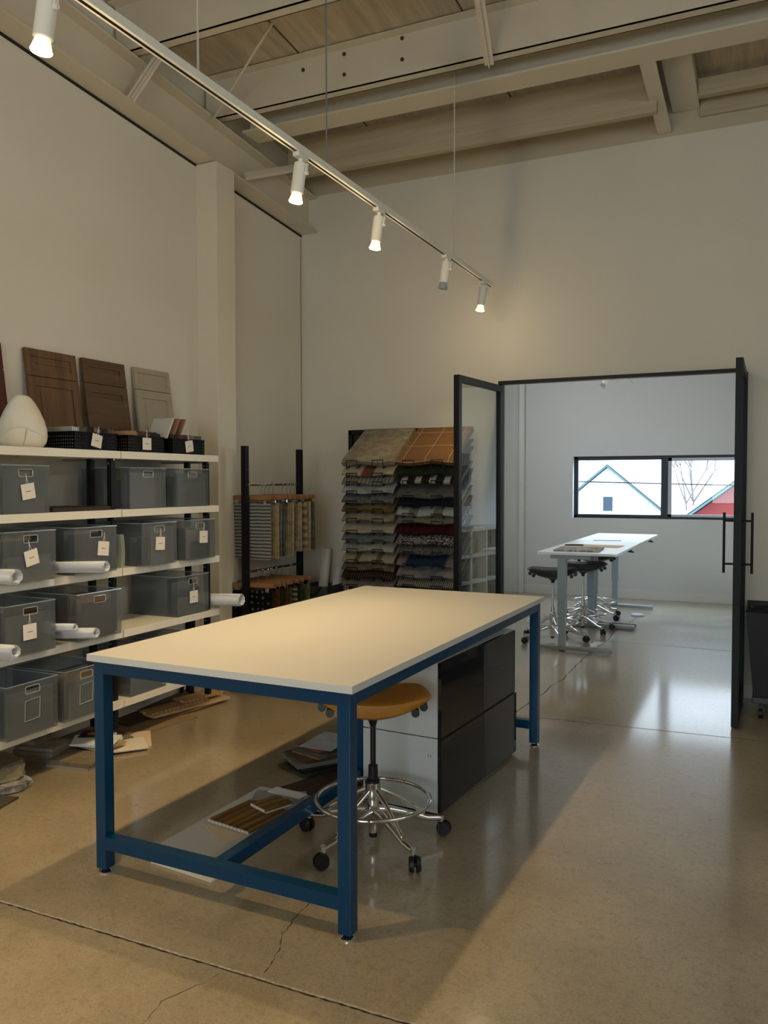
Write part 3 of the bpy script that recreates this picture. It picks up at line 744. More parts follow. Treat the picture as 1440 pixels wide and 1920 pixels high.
make_bin(3.92, 4.247, S3, 'smoky clear bin of folders and a flat grey board, third on the third shelf', cont('third bin of the third shelf', [(1, .72, .95, 1), (3, .6, .97, .4), (7, .9, .7, 0), (0, .9, .7, 0)]), tagr=-3, taglab='white tag centred on the third bin of the third shelf', tagoff=(0, .005))
make_bin(4.329, 4.652, S3, 'clear bin with a dark half height folder, right end of the third shelf', cont('rightmost bin of the third shelf', [(6, .55, .48, .1), (5, .4, .8, -.3), (2, .6, .85, -.8)]), tagr=-2, taglab='white tag on the rightmost bin of the third shelf', tagoff=(.03, .02))
make_bin(2.916, 3.242, S4, 'smoky bin with a square tag, left end of the fourth shelf', cont('tagged bin at the left of the fourth shelf', [(0, .98, .85, 0), (4, .9, .95, 0), (4, .8, .97, .3), (7, .9, .9, 0), (2, .9, .9, 0)]), tagr=1, taglab='square white tag on the leftmost bin of the fourth shelf', tagoff=(-.01, -.01))
make_bin(3.397, 3.738, S4, 'brown tinted bin packed with samples, second on the fourth shelf', cont('brown packed bin on the fourth shelf', [(4, .8, .85, 0), (3, .85, .95, 0), (8, .9, .97, 0), (9, .8, .99, .4), (3, .8, .98, -.3), (8, .7, .97, 0)]))
make_bin(4.306, 4.642, S4, 'smoky bin on the right end of the fourth shelf, behind the long paper roll', cont('rightmost bin of the fourth shelf', [(1, .95, .5, 0), (4, .7, .7, 0), (2, .6, .9, -.6), (7, .8, .97, 0)]), -3.5, tagr=0, taglab='white tag at the middle of the rightmost bin of the fourth shelf', tagoff=(0, -.01))
make_bin(2.92, 3.249, S5, 'dark smoky bin with a clear label holder, left end of the bottom shelf', cont('leftmost bin of the bottom shelf', [(0, .98, .9, 0), (7, .9, .9, 0), (7, .9, .9, 0), (7, .9, .85, 0)]), holder=True, h=.275)
make_bin(3.292, 3.625, S5, 'brownish smoky bin second on the bottom shelf, left of the table leg', cont('second bin of the bottom shelf', [(1, .85, .8, .4), (3, .85, .9, 0), (9, .3, .95, -1), (8, .9, .98, 0), (7, .8, .97, 0)]), holder=True, h=.275)
make_bin(3.863, 4.19, S5, 'grey smoky bin on the bottom shelf seen under the table apron', cont('third bin of the bottom shelf', [(0, .95, .85, 0), (8, .8, .95, 0), (4, .9, .9, 0)]), -3.5)
make_bin(4.31, 4.64, S5, 'smoky bin at the right end of the bottom shelf, mostly behind the table', cont('fourth bin of the bottom shelf', [(7, .95, .85, 0), (1, .8, .9, 0), (7, .9, .9, 0)]), -3.5)
# green folders and the flat dark panel
gf = pm('pale_green_folder', rgb(196, 208, 196), .6)
for i, (y, l) in enumerate(((3.822, 'pale green folder standing right of the second bin on the third shelf'), (3.842, 'white green folder leaning on the third bin of the third shelf'))):
    mb = MB(); mb.slab(lambda u, v, y=y: Vector((-3.86+.34*u, y+.008*math.sin(3*v)-.006*v, S3+.001+.2*v)), 2, 8, .003)
    solo('folder', mb, gf, l, 'folder', (-3.6, y, S3))
solo('flat_panel', MB().box(-3.86, -3.515, 3.30, 3.735, S2+.001, S2+.022, .002), pm('dark_brown_panel', rgb(44, 34, 28), .6), 'thin dark brown panel lying flat on the second shelf', 'panel', (-3.7, 3.5, S2))

# ---- top shelf
ZT = SZ[1]+.0005
def leaning(y0, y1, L, m, label, split, style, x0=-3.822):
    w = y1-y0; a = math.asin((x0-.026-XL-.003)/L)
    D = thing('cabinet_door_sample', label, 'cabinet door', (x0, (y0+y1)/2, ZT+.007), 0, None, (0, -a, 0))
    def panel(name, z0, z1, fr, style):
        mb = MB(); t = .020; q = w/2-.002
        mb.box(-t, 0, -q, q, z0, z0+fr, .001); mb.box(-t, 0, -q, q, z1-fr, z1, .001); mb.box(-t, 0, -q, -q+fr, z0+fr, z1-fr, .001); mb.box(-t, 0, q-fr, q, z0+fr, z1-fr, .001)
        mb.box(-t, -.008, -q+fr, q-fr, z0+fr, z1-fr)
        if style == 'inner': mb.box(-.010, -.0045, -q+fr+.03, q-fr-.03, z0+fr+.03, z1-fr-.03, .001)
        if style == 'slot': mb.box(-.010, -.001, -q+fr, q-fr, z0+fr, z1-fr-.035, .001)
        p = obj(name, mb, m, D)
    panel('door_front', 0, L-split-.004, .055, style[1]); panel('drawer_front', L-split, L, style[2], style[0])
    return D
wd = wood('taupe_oak', rgb(112, 84, 56), rgb(90, 66, 44), 'Z', 3); wd2 = wood('brown_oak', rgb(96, 74, 52), rgb(78, 60, 44), 'Y', 3); red = wood('dark_cherry', rgb(84, 36, 24), rgb(58, 24, 18), 'Z', 3)
greyd = pm('grey_paint_door', rgb(158, 150, 130), .5, var=.02)
leaning(2.93, 3.31, .593, red, 'dark cherry cabinet door sample at the left edge, behind the egg form', .15, ('', '', .05))
leaning(3.468, 3.858, .593, wd, 'taupe oak shaker door sample behind the white egg form', .16, ('inner', 'inner', .045))
leaning(3.905, 4.285, .593, wd2, 'brown oak door sample with slotted rails, middle of the top shelf', .155, ('slot', 'slot', .05))
leaning(4.37, 4.735, .593, greyd, 'pale grey painted door sample at the right end of the top shelf', .15, ('', 'inner', .035))
# alabaster egg
prof = [(0, 0), (.09, 0), (.112, .008), (.127, .03), (.133, .062), (.130, .1), (.116, .15), (.093, .2), (.07, .24), (.05, .265), (.036, .276), (.02, .281), (0, .282)]
mb = MB(); mb.lathe([(r*.95, z) for r, z in prof], (-3.64, 3.215, ZT), 40)
alab = pm('alabaster', rgb(236, 234, 222), .45, col2=rgb(226, 216, 192), scale=5, bump=.15, bscale=9)
alab.node_tree.nodes['Principled BSDF'].inputs['Subsurface Weight'].default_value = .25
EG = thing('egg_sculpture', 'white alabaster egg shaped sculpture on the top shelf', 'sculpture', (-3.64, 3.215, ZT))
wpart('egg_body', mb, alab, EG, True)
def on_egg(ang, z):
    for (r0, a0), (r1, a1) in zip(prof, prof[1:]):
        if a0 <= z <= a1 and a1 > a0: r = (r0+(r1-r0)*(z-a0)/(a1-a0))*.95; break
    return (-3.64+r*math.cos(ang), 3.215+r*math.sin(ang), ZT+z)
A0 = math.atan2(-3.215, 3.64)
arch = [on_egg(A0+t, z) for t, z in ((-.95, .045), (-.75, .075), (-.45, .098), (-.15, .108), (.1, .105), (.35, .09), (.65, .078), (.95, .05))]
wpart('carved_ridge', MB().tube(arch, [.003, .006, .007, .007, .007, .006, .005, .003], 8), alab, EG, True)
wpart('vein', MB().tube([on_egg(A0+.03, .01), on_egg(A0+.1, .04), on_egg(A0+.13, .07), on_egg(A0+.18, .09)], [.003, .004, .005, .003], 6), pm('alabaster_vein', rgb(206, 180, 130), .5), EG, True)
# perforated baskets with sample chips
def basket(y0, y1, label, where, cols, tagang, taglab):
    B = thing('perforated_basket', label, 'basket', (-3.625, (y0+y1)/2, ZT))
    h, d, xf = .098, .23, -3.508; mb = MB(); g = .002; xb = xf-d
    def lattice(ax, a0, a1, c):
        n = int((a1-a0)/.0165)
        for i in range(6):
            z = ZT+h*i/5-(.009 if i == 5 else 0); zz = z+.009
            if ax == 'y': mb.box(c-g, c, a0, a1, z, zz)
            else: mb.box(a0, a1, c-g, c, z, zz)
        for i in range(n+1):
            p = a0+(a1-a0-.009)*i/n
            if ax == 'y': mb.box(c-g, c, p, p+.009, ZT, ZT+h)
            else: mb.box(p, p+.009, c-g, c, ZT, ZT+h)
    lattice('y', y0, y1, xf); lattice('y', y0, y1, xb+g); lattice('x', xb, xf, y0+g); lattice('x', xb, xf, y1)
    mb.box(xb, xf, y0, y1, ZT, ZT+.003)
    wpart('basket_wall', mb, black_m, B)
    mb = MB(); mb.tube([(xf, y0, ZT+h), (xf, y1, ZT+h), (xb, y1, ZT+h), (xb, y0, ZT+h)], .003, 6, True); wpart('wire_rim', mb, black_m, B)
    y = y0+.008; i = 0
    while y < y1-.016:
        th = random.choice((.006, .008, .01)); mi = cols[min(len(cols)-1, int((y-y0)/(y1-y0)*len(cols)))]
        hh = .115+random.uniform(0, .012)
        solo('finish_sample', MB().box(xb+.02, xf-.02, y, y+th, ZT+.004, ZT+.004+hh, .0008), chip_m[mi], 'finish sample chip filed upright in the '+where, 'sample', (xf-d/2, y, ZT+.004), 'finish samples in the '+where)
        y += th+.004; i += 1
    make_tag(xf+.004, (y0+y1)/2+.0, ZT+.052, R(tagang), taglab, .078, .045)
chip_m = [pm('chip_silver', rgb(190, 190, 184), .35, .4), pm('chip_grey', rgb(96, 92, 86), .5), pm('chip_black', rgb(34, 30, 28), .5), pm('chip_tan', rgb(176, 138, 96), .6), pm('chip_brown', rgb(96, 64, 42), .6), pm('chip_taupe', rgb(140, 124, 100), .6)]
basket(3.448, 3.785, 'black perforated basket of samples right of the egg form', 'left basket', [0, 1, 2, 5, 2, 1], -12, 'tilted white tag on the left perforated basket')
basket(3.872, 4.205, 'black perforated basket of samples in the middle of the top shelf', 'middle basket', [3, 3, 4, 4, 2, 2], 0, 'straight white tag on the middle perforated basket')
basket(4.285, 4.62, 'black perforated basket of samples at the right end of the top shelf', 'right basket', [2, 4, 5, 1], 9, 'tilted white tag on the right perforated basket')
for i in range(3):
    y = 4.235+i*.022
    mb = MB(); mb.cbox((-3.615, 4.30+.06*i, ZT+.165), .16, .012, .15, .001, (R(-28), 0, 0))
    solo('bagged_sample', mb, [pm('clear_sleeve', rgb(196, 196, 188), .3), pm('pink_brown_swatch', rgb(150, 112, 92), .5), pm('brown_swatch', rgb(132, 96, 76), .5)][i], ['silvery plastic sleeve leaning out of the right basket', 'pinkish brown swatch leaning out of the right basket', 'brown swatch leaning rightmost out of the right basket'][i], 'swatch', (-3.615, 4.30+.06*i, ZT+.1))

# ---- paper rolls
def roll(p0, p1, r, label, m=None, group=None):
    p0, p1 = Vector(p0), Vector(p1); d = (p1-p0).normalized(); x = d.orthogonal().normalized(); y = d.cross(x)
    mb = MB(); L = (p1-p0).length; turns = 2.6; n = 60
    A, B = [], []
    for i in range(n+1):
        t = i/n; a = t*turns*2*PI; rr = r*(.62+.38*t); v = x*math.cos(a)*rr+y*math.sin(a)*rr
        A.append(mb.bm.verts.new(p0+v)); B.append(mb.bm.verts.new(p1+v+d*random.uniform(-.004, .004)))
    for i in range(n): mb.bm.faces.new((A[i], B[i], B[i+1], A[i+1]))
    o = solo('paper_roll', mb, m or print_m, label, 'paper roll', (p0+p1)/2, group, True)
    s = o.modifiers.new('thick', 'SOLIDIFY'); s.thickness = .0012
    return o
roll((-3.86, 2.870, S3+.040), (-3.30, 2.866, 1.147), .040, 'thick paper roll poking out at the left end of the third shelf')
roll((-3.86, 3.318, S3+.036), (-3.165, 3.320, 1.160), .032, 'long white paper roll poking out between two bins of the third shelf')
roll((-3.86, 3.345, S4+.032), (-3.27, 3.352, .795), .030, 'lower white paper roll poking out of the middle of the fourth shelf')
roll((-3.86, 3.280, S4+.080), (-3.345, 3.276, .832), .022, 'upper short paper roll poking out of the middle of the fourth shelf')
roll((-3.86, 2.862, S4+.034), (-3.35, 2.868, .762), .028, 'left paper roll of the bundle at the left end of the fourth shelf')
roll((-3.86, 2.800, S4+.060), (-3.24, 2.80, .799), .034, 'right larger paper roll of the bundle at the left end of the fourth shelf')
roll((-3.88, 4.750, S4+.046), (-3.30, 4.745, .790), .045, 'big paper roll sticking out past the right end of the shelving')

# ------------------------------------------------------------------ things on the floor, left
stone_a = pm('grey_green_stone', rgb(112, 114, 98), .8, col2=rgb(140, 130, 104), scale=14, bump=.8, bscale=30); stone_b = pm('pale_grey_stone', rgb(176, 178, 172), .7, col2=rgb(100, 100, 96), scale=20, bump=.8, bscale=40)
def rock(c, sx, sy, sz, m, label, seed, rot=0):
    rnd = random.Random(seed); mb = MB(); bmesh.ops.create_icosphere(mb.bm, subdivisions=4, radius=1)
    from mathutils import noise
    for v in mb.bm.verts:
        p = v.co.copy(); q = Vector((math.copysign(abs(p.x)**.5, p.x), math.copysign(abs(p.y)**.5, p.y), math.copysign(abs(p.z)**.35, p.z)))
        n = noise.noise(p*2.5+Vector((seed, 0, 0)))*.12+noise.noise(p*7+Vector((seed, 3, 0)))*.09+noise.noise(p*16)*.03
        q *= (1+n); q.z = max(-.8, min(.82, q.z))
        x, y = q.x*sx/2*1.02, q.y*sy/2*1.02
        v.co = Vector((c[0]+x*math.cos(rot)-y*math.sin(rot), c[1]+x*math.sin(rot)+y*math.cos(rot), c[2]+(q.z+.8)*sz/1.62))
    return solo('stone_slab', mb, m, label, 'stone', c)
rock((-3.66, 3.05, 0), .30, .24, .045, stone_b, 'pale rough stone slab on the floor at the left edge', 3, R(-20))
rock((-3.70, 3.06, .046), .28, .22, .085, stone_a, 'grey green rough stone lying on a paler slab at the left edge', 8, R(-15))
solo('floor_tile', MB().cbox((-3.53, 2.86, .006), .24, .17, .011, .001, (0, 0, R(12))), pm('dark_slate_tile', rgb(74, 66, 60), .7, var=.2, scale=30), 'thin dark slate tile flat on the floor at the left edge', 'tile', (-3.53, 2.86, 0))
def flat(name, c, sx, sy, th, rotz, m, label, cat, tilt=(0, 0), group=None, bev=.001):
    mb = MB(); mb.cbox((c[0], c[1], c[2]+th/2), sx, sy, th, bev, (tilt[0], tilt[1], rotz))
    return solo(name, mb, m, label, cat, c, group)
tile_g = pm('weathered_grey_tile', rgb(166, 158, 142), .7, col2=rgb(138, 132, 120), scale=16)
tile_t = pm('taupe_tile', rgb(138, 124, 102), .6, col2=rgb(118, 106, 86), scale=20)
z = 0
for i in range(4):
    flat('tile', (-3.83+random.uniform(-.006, .006), 3.49+random.uniform(-.006, .006), z), .26, .19, .020, R(12), tile_g, 'weathered grey tile in the square stack beside the stones', 'tile', group='square tile stack'); z += .0205
flat('tile', (-3.90, 3.50, z), .12, .16, .026, R(10), tile_g, 'small grey tile offcut on top of the square tile stack', 'tile')
z = 0
for i, m in enumerate((pm('pale_tile', rgb(170, 160, 140), .6), tile_t, tile_t)):
    flat('tile', (-3.555+.006*i, 3.49, z), .28, .20, .014, R(8), m, ['pale tile at the bottom of the low tile stack left of the table leg', 'taupe tile in the middle of the low tile stack', 'taupe tile topmost of the low tile stack left of the table leg'][i], 'tile'); z += .0145
cardb = pm('grey_board', rgb(120, 108, 92), .8); cream = pm('cream_board', rgb(214, 196, 164), .7); white_b = pm('white_board', rgb(224, 214, 196), .7); wood_b = wood('light_oak_board', rgb(222, 190, 142), rgb(198, 164, 116), 'Y', 3)
flat('sample_sheet', (-3.64, 3.85, .001), .46, .32, .012, R(42), cream, 'large cream board at the bottom of the paper pile behind the table leg', 'board')
flat('sample_sheet', (-3.52, 3.79, .0135), .30, .22, .010, R(50), white_b, 'pale board poking right from under the paper pile', 'board')
flat('sample_sheet', (-3.80, 3.84, .026), .42, .34, .010, R(-18), cardb, 'grey board lying under the fan of cards by the shelf', 'board', (0, R(2)))
z = .04
labs = ['brown wood card lowest in the fan of cards', 'tan card second lowest in the fan', 'white card low in the fan of cards', 'white card in the middle of the fan', 'white card second from the top of the fan', 'white card at the top of the fan, under the dark photo']
ms = [wood_b, pm('tan_card', rgb(176, 150, 116), .7), paper_m, paper_m, paper_m, paper_m]
for i in range(6):
    flat('sample_card', (-3.60+.012*math.sin(i*2.1), 3.70-.006*i, z), .24, .19, .007, R(-8+i*9), ms[i], labs[i], 'card'); z += .0078
PH = thing('photo_card', 'dark card with an orange glowing picture on top of the fan of cards', 'card', (-3.66, 3.74, z), R(28))
obj('card', MB().box(-.09, .09, -.07, .07, 0, .003), pm('black_card', rgb(30, 22, 18), .6), PH)
mb = MB(); mb.prism([(.05*math.cos(t*PI/6)*1.1, .035*math.sin(t*PI/6)) for t in range(12)], .003, .0036); obj('picture', mb, pm('orange_print', rgb(206, 120, 40), .6), PH)
# plank samples further back
pl_l = ['dark grey vinyl sheet under the plank samples by the wall', 'dark brown board leaning low beside the plank samples', 'grey paper folder lying on the dark sheets', 'lowest long pale oak plank sample', 'middle ribbed oak plank sample', 'top ribbed oak plank sample nearest the column']
flat('sample_sheet', (-3.72, 4.30, .001), .34, .50, .006, R(-12), pm('taupe_sheet', rgb(140, 118, 88), .7), 'thin taupe sheet flat on the floor beside the left table leg', 'board')
flat('sample_sheet', (-3.71, 4.74, .0075), .20, .46, .004, R(-8), pm('tan_sheet', rgb(164, 134, 92), .7), 'tan flat board on the floor in front of the plank samples', 'board')
flat('sample_sheet', (-3.86, 4.35, .012), .20, .40, .012, R(-4), pm('dark_brown_sheet', rgb(62, 48, 36), .6), pl_l[1], 'board', (0, R(4)))
flat('sample_sheet', (-3.85, 4.66, .030), .20, .52, .008, R(-4), pm('dark_grey_sheet', rgb(74, 66, 54), .7), pl_l[0], 'board', (R(2), R(6)))
rib = fabric('ribbed_oak', rgb(222, 190, 140), rgb(170, 132, 88), 'stripes', 9, rgb(200, 166, 118), 'Y', .12, .1)
flat('plank_sample', (-3.70, 4.66, .018), .13, .66, .016, R(-14), wood_b, pl_l[3], 'plank')
flat('plank_sample', (-3.75, 4.58, .036), .13, .50, .014, R(-12), rib, pl_l[4], 'plank')
flat('plank_sample', (-3.72, 4.80, .052), .14, .34, .014, R(-14), rib, pl_l[5], 'plank')
# folded black stand behind the shelf end
ST = thing('folded_stand', 'black folded stand behind the right end of the shelving', 'stand', (-3.86, 4.86, 0))
mb = MB(); mb.bar((-3.84, 4.87, .0), (-3.91, 5.0, .85), .035, .02); wpart('leg', mb, black_m, ST)
mb = MB(); mb.bar((-3.91, 4.84, .0), (-3.90, 4.98, .80), .02, .02); wpart('leg', mb, black_m, ST)

# ------------------------------------------------------------------ things under the table
flat('display_board', (-2.20, 3.20, .001), .40, .78, .014, R(-1.5), pm('pale_grey_board', rgb(206, 206, 202), .5), 'long pale grey board flat on the floor under the table', 'board')
flat('display_board', (-2.16, 2.755, .001), .34, .17, .010, R(-6), white_b, 'cream tile poking out under the front stretcher, lower of two', 'tile')
flat('display_board', (-2.22, 3.50, .0155), .26, .17, .003, R(20), pm('dark_translucent', rgb(150, 152, 152), .6), 'grey sheet lying at the back of the pale board', 'paper')
flat('envelope', (-2.20, 3.555, .0195), .20, .07, .006, R(-6), paper_m, 'white envelope at the far end of the pale grey board', 'envelope')
flat('tile', (-2.22, 3.075, .0155), .24, .16, .008, R(-30), cream, 'beige tile under the ribbed wood sample', 'tile')
def ribbed(c, n, w, L, rotz, label, z):
    S = thing('ribbed_wood_sample', label, 'sample', (c[0], c[1], z), rotz)
    obj('backing', MB().box(-n*w/2, n*w/2, -L/2, L/2, 0, .006), pm('white_backing', rgb(206, 200, 190), .7), S)
    for i in range(n):
        x = -n*w/2+i*w; mb = MB(); mb.box(x+.0012, x+w-.0012, -L/2+random.uniform(-.006, .006), L/2+random.uniform(-.008, .008), .0065, .020, .002)
        obj('slat', mb, [wood('olive_oak', rgb(150, 112, 44), rgb(104, 72, 26), 'Y', 4), wood('olive_oak_dark', rgb(120, 84, 32), rgb(80, 54, 20), 'Y', 4)][i % 2], S)
        obj('slat_end', MB().box(x+.002, x+w-.002, -L/2-.0085, -L/2-.0065, .0075, .019), paper_m, S)
ribbed((-2.19, 3.205), 11, .0235, .28, R(-9), 'olive brown ribbed wood sample lying on the pale board', .0245)
ribbed((-2.15, 3.33), 5, .0235, .15, R(-22), 'small ribbed wood offcut on top of the larger ribbed sample', .0455)
flat('veneer_sheet', (-2.10, 3.80, .001), .26, .42, .006, R(-22), wood('walnut', rgb(76, 48, 34), rgb(54, 34, 26), 'Y', 4), 'dark walnut veneer sheet on the floor beside the blue centre post', 'veneer')
zz = .008
mg = [('dark green magazine lowest in the pile under the table', rgb(52, 56, 46), .34, .26, 10), ('black folder in the pile under the table', rgb(30, 30, 28), .32, .25, -5), ('grey ribbed catalogue near the bottom of the pile', rgb(120, 116, 108), .36, .26, -8), ('dark catalogue with a brown picture in the pile', rgb(84, 66, 52), .34, .24, 4), ('brown and white brochure in the pile', rgb(150, 110, 84), .30, .22, 14), ('green covered brochure in the pile', rgb(72, 92, 74), .30, .22, 22), ('magazine with a dusty red cover in the pile', rgb(130, 72, 66), .28, .21, 12), ('white printed sheet on top of the pile under the table', rgb(190, 192, 200), .30, .21, 30)]
for i, (l, col, a, b, r) in enumerate(mg):
    th = (.012, .012, .022, .012, .008, .008, .008, .003)[i]
    flat('magazine', (-2.30+.012*math.sin(i*1.7), 4.02+.022*i, zz), a, b, th, R(60+r), pm('cover_%d' % i, col, .35, var=.15, scale=12), l, 'magazine'); zz += th+.0008

# ------------------------------------------------------------------ hanger rack with textiles
RK = thing('textile_rack', 'black floor standing rack with two hanging rails beside the column', 'rack', (-3.6, 5.63, 0))
for y in (5.235, 6.035):
    wpart('post', MB().box(-3.622, -3.578, y-.022, y+.022, 0, 1.878, .002), black_m, RK)
for z in (1.585, .915):
    wpart('hanging_rail', MB().cyl((-3.6, 5.25, z), (-3.6, 6.02, z), .011, seg=14), chrome, RK, True)
for z in (1.70, .915, 1.585, .25): wpart('bolt', MB().cyl((-3.577, 5.235, z), (-3.572, 5.235, z), .007, seg=10), chrome, RK)
wpart('base_foot', MB().box(-3.85, -3.35, 5.215, 5.255, 0, .03, .002).box(-3.85, -3.35, 6.015, 6.055, 0, .03, .002), black_m, RK)
hw_m = wood('hanger_wood', rgb(158, 116, 74), rgb(124, 84, 50), 'X', 5, .4)
def hanger(y, zr, rot, label, group):
    H = thing('clip_hanger', label, 'hanger', (-3.6, y, zr), rot, group)
    hook = [(0.0, 0, -.085), (0.0, 0, -.03), (.018, 0, -.012), (.016, 0, .012), (0, 0, .021), (-.016, 0, .012)]
    obj('hook', MB().tube(hook, .0022, 6), chrome, H, smooth=True)
    obj('wooden_bar', MB().box(-.20, .20, -.007, .007, -.118, -.083, .003), hw_m, H)
    mb = MB()
    for x in (-.15, .15): mb.box(x-.013, x+.013, -.011, .011, -.150, -.118, .002)
    mb.cyl((-.16, 0, -.126), (.16, 0, -.126), .002, seg=6)
    obj('clip', mb, chrome, H)
    return H
def textile(y, zt_, L, m, label, group=None, w=.34, rot=0, amp=.010, x=-3.585, th=.012):
    cr, sr = math.cos(rot), math.sin(rot); ph = random.uniform(0, 6)
    def f(u, v):
        xx = (u-.5)*w; yy = amp*math.sin(5*u+ph+2*v)*(1-v*.6)+.012*(1-v)*math.sin(ph)
        return Vector((x+xx*cr-yy*sr, y+xx*sr+yy*cr, zt_-L*(1-v)))
    mb = MB(); mb.slab(f, 10, 8, th)
    return solo('textile_sample', mb, m, label, 'textile', (x, y, zt_-L), group, True)
upper = [(5.285, 0, .43, fabric('striped_weave', rgb(150, 150, 140), rgb(66, 70, 70), 'stripes', 12, rgb(110, 110, 104), 'Z', .55), 'grey striped woven textile, front of the upper rail'),
         (5.40, 6, .43, fabric('beige_pile', rgb(168, 150, 120), rgb(140, 124, 96)), 'beige pile textile, second on the upper rail'),
         (5.45, 4, .42, fabric('grey_pile', rgb(120, 116, 104), rgb(84, 84, 78)), 'grey pile textile, third on the upper rail'),
         (5.50, 2, .42, fabric('dark_grey_pile', rgb(96, 98, 94), rgb(70, 72, 70)), 'dark grey textile, fourth on the upper rail'),
         (5.56, 8, .42, fabric('olive_beige_pile', rgb(150, 140, 112), rgb(120, 110, 86)), 'olive beige textile, fifth on the upper rail'),
         (5.62, 3, .42, fabric('sand_pile', rgb(178, 160, 126), rgb(150, 132, 100)), 'sand coloured textile, middle of the upper rail'),
         (5.76, -2, .40, fabric('cream_pile', rgb(172, 160, 132), rgb(140, 128, 102)), 'wide cream textile facing the room on the upper rail'),
         (5.83, 3, .40, fabric('tan_stripe_pile', rgb(170, 152, 122), rgb(120, 100, 76), 'stripes', 5, None, 'Z'), 'tan mottled textile, third from the back of the upper rail'),
         (5.89, 0, .40, fabric('cream_rib', rgb(176, 162, 134), rgb(146, 132, 106)), 'cream ribbed textile, second from the back of the upper rail'),
         (5.95, 0, .40, fabric('charcoal_pile', rgb(104, 100, 90), rgb(74, 72, 66)), 'charcoal textile, rearmost on the upper rail')]
for y, r, L, m, l in upper:
    hanger(y, 1.585, R(r), 'wooden clip hanger holding the %s' % l.split(',')[0].split(' facing')[0], 'hangers on the upper rail')
    textile(y, 1.444, L, m, l, 'textiles on the upper rail', rot=R(r))
lower = [(5.285, 4, fabric('black_dotted', rgb(16, 16, 18), rgb(88, 90, 92), 'dots', 22, rgb(20, 20, 22)), 'black textile with grey dots, front of the lower rail'),
         (5.40, 2, fabric('rust_edge', rgb(84, 50, 36), rgb(60, 36, 28)), 'rust brown textile on the lower rail'),
         (5.46, 0, fabric('umber', rgb(44, 36, 28), rgb(60, 50, 36)), 'dark umber textile on the lower rail'),
         (5.52, 5, fabric('olive_dark', rgb(70, 58, 34), rgb(50, 42, 28)), 'dark olive textile on the lower rail'),
         (5.58, 0, fabric('brown_gold', rgb(96, 76, 48), rgb(66, 50, 32)), 'golden brown textile on the lower rail'),
         (5.66, 2, fabric('light_rib', rgb(130, 130, 118), rgb(50, 52, 44), 'stripes', 8, None, 'Z'), 'black and cream ribbed textile on the lower rail'),
         (5.74, 3, fabric('dark_moss', rgb(54, 58, 42), rgb(36, 38, 30)), 'dark moss textile on the lower rail'),
         (5.88, 0, fabric('moss_green', rgb(104, 110, 78), rgb(78, 82, 58)), 'moss green textile near the back of the lower rail')]
for y, r, m, l in lower:
    hanger(y, .915, R(r*2), 'wooden clip hanger holding the %s' % l.split(',')[0].split(' on the')[0].split(' near')[0], 'hangers on the lower rail')
    textile(y, .774, .42, m, l, 'textiles on the lower rail', rot=R(r*2))
# felt bin with tubes in the corner
FB = thing('felt_bin', 'dark grey felt bin with a loop handle, in the corner behind the rack', 'bin', (-3.56, 6.37, 0))
mb = MB(); g = .01
for (a, b, c, d) in ((-3.72, -3.44, 6.22, 6.22+g), (-3.72, -3.44, 6.52-g, 6.52), (-3.72, -3.72+g, 6.22+g, 6.52-g), (-3.44-g, -3.44, 6.22+g, 6.52-g)): mb.box(a, b, c, d, 0, .70)
mb.box(-3.72, -3.44, 6.22, 6.52, 0, .01); wpart('felt_wall', mb, fabric('grey_felt', rgb(86, 88, 90), rgb(74, 76, 78)), FB)
wpart('handle', MB().tube([(-3.66+.16*t/8, 6.213, .69-.07*math.sin(PI*t/8)) for t in range(9)], .008, 8), plastic_black, FB, True)
roll((-3.62, 6.32, .02), (-3.60, 6.52, 1.0), .045, 'tall white paper tube standing at the left in the grey felt bin', paper_m)
roll((-3.52, 6.36, .02), (-3.50, 6.56, .84), .045, 'shorter clear wrapped paper tube at the right in the grey felt bin', paper_m)

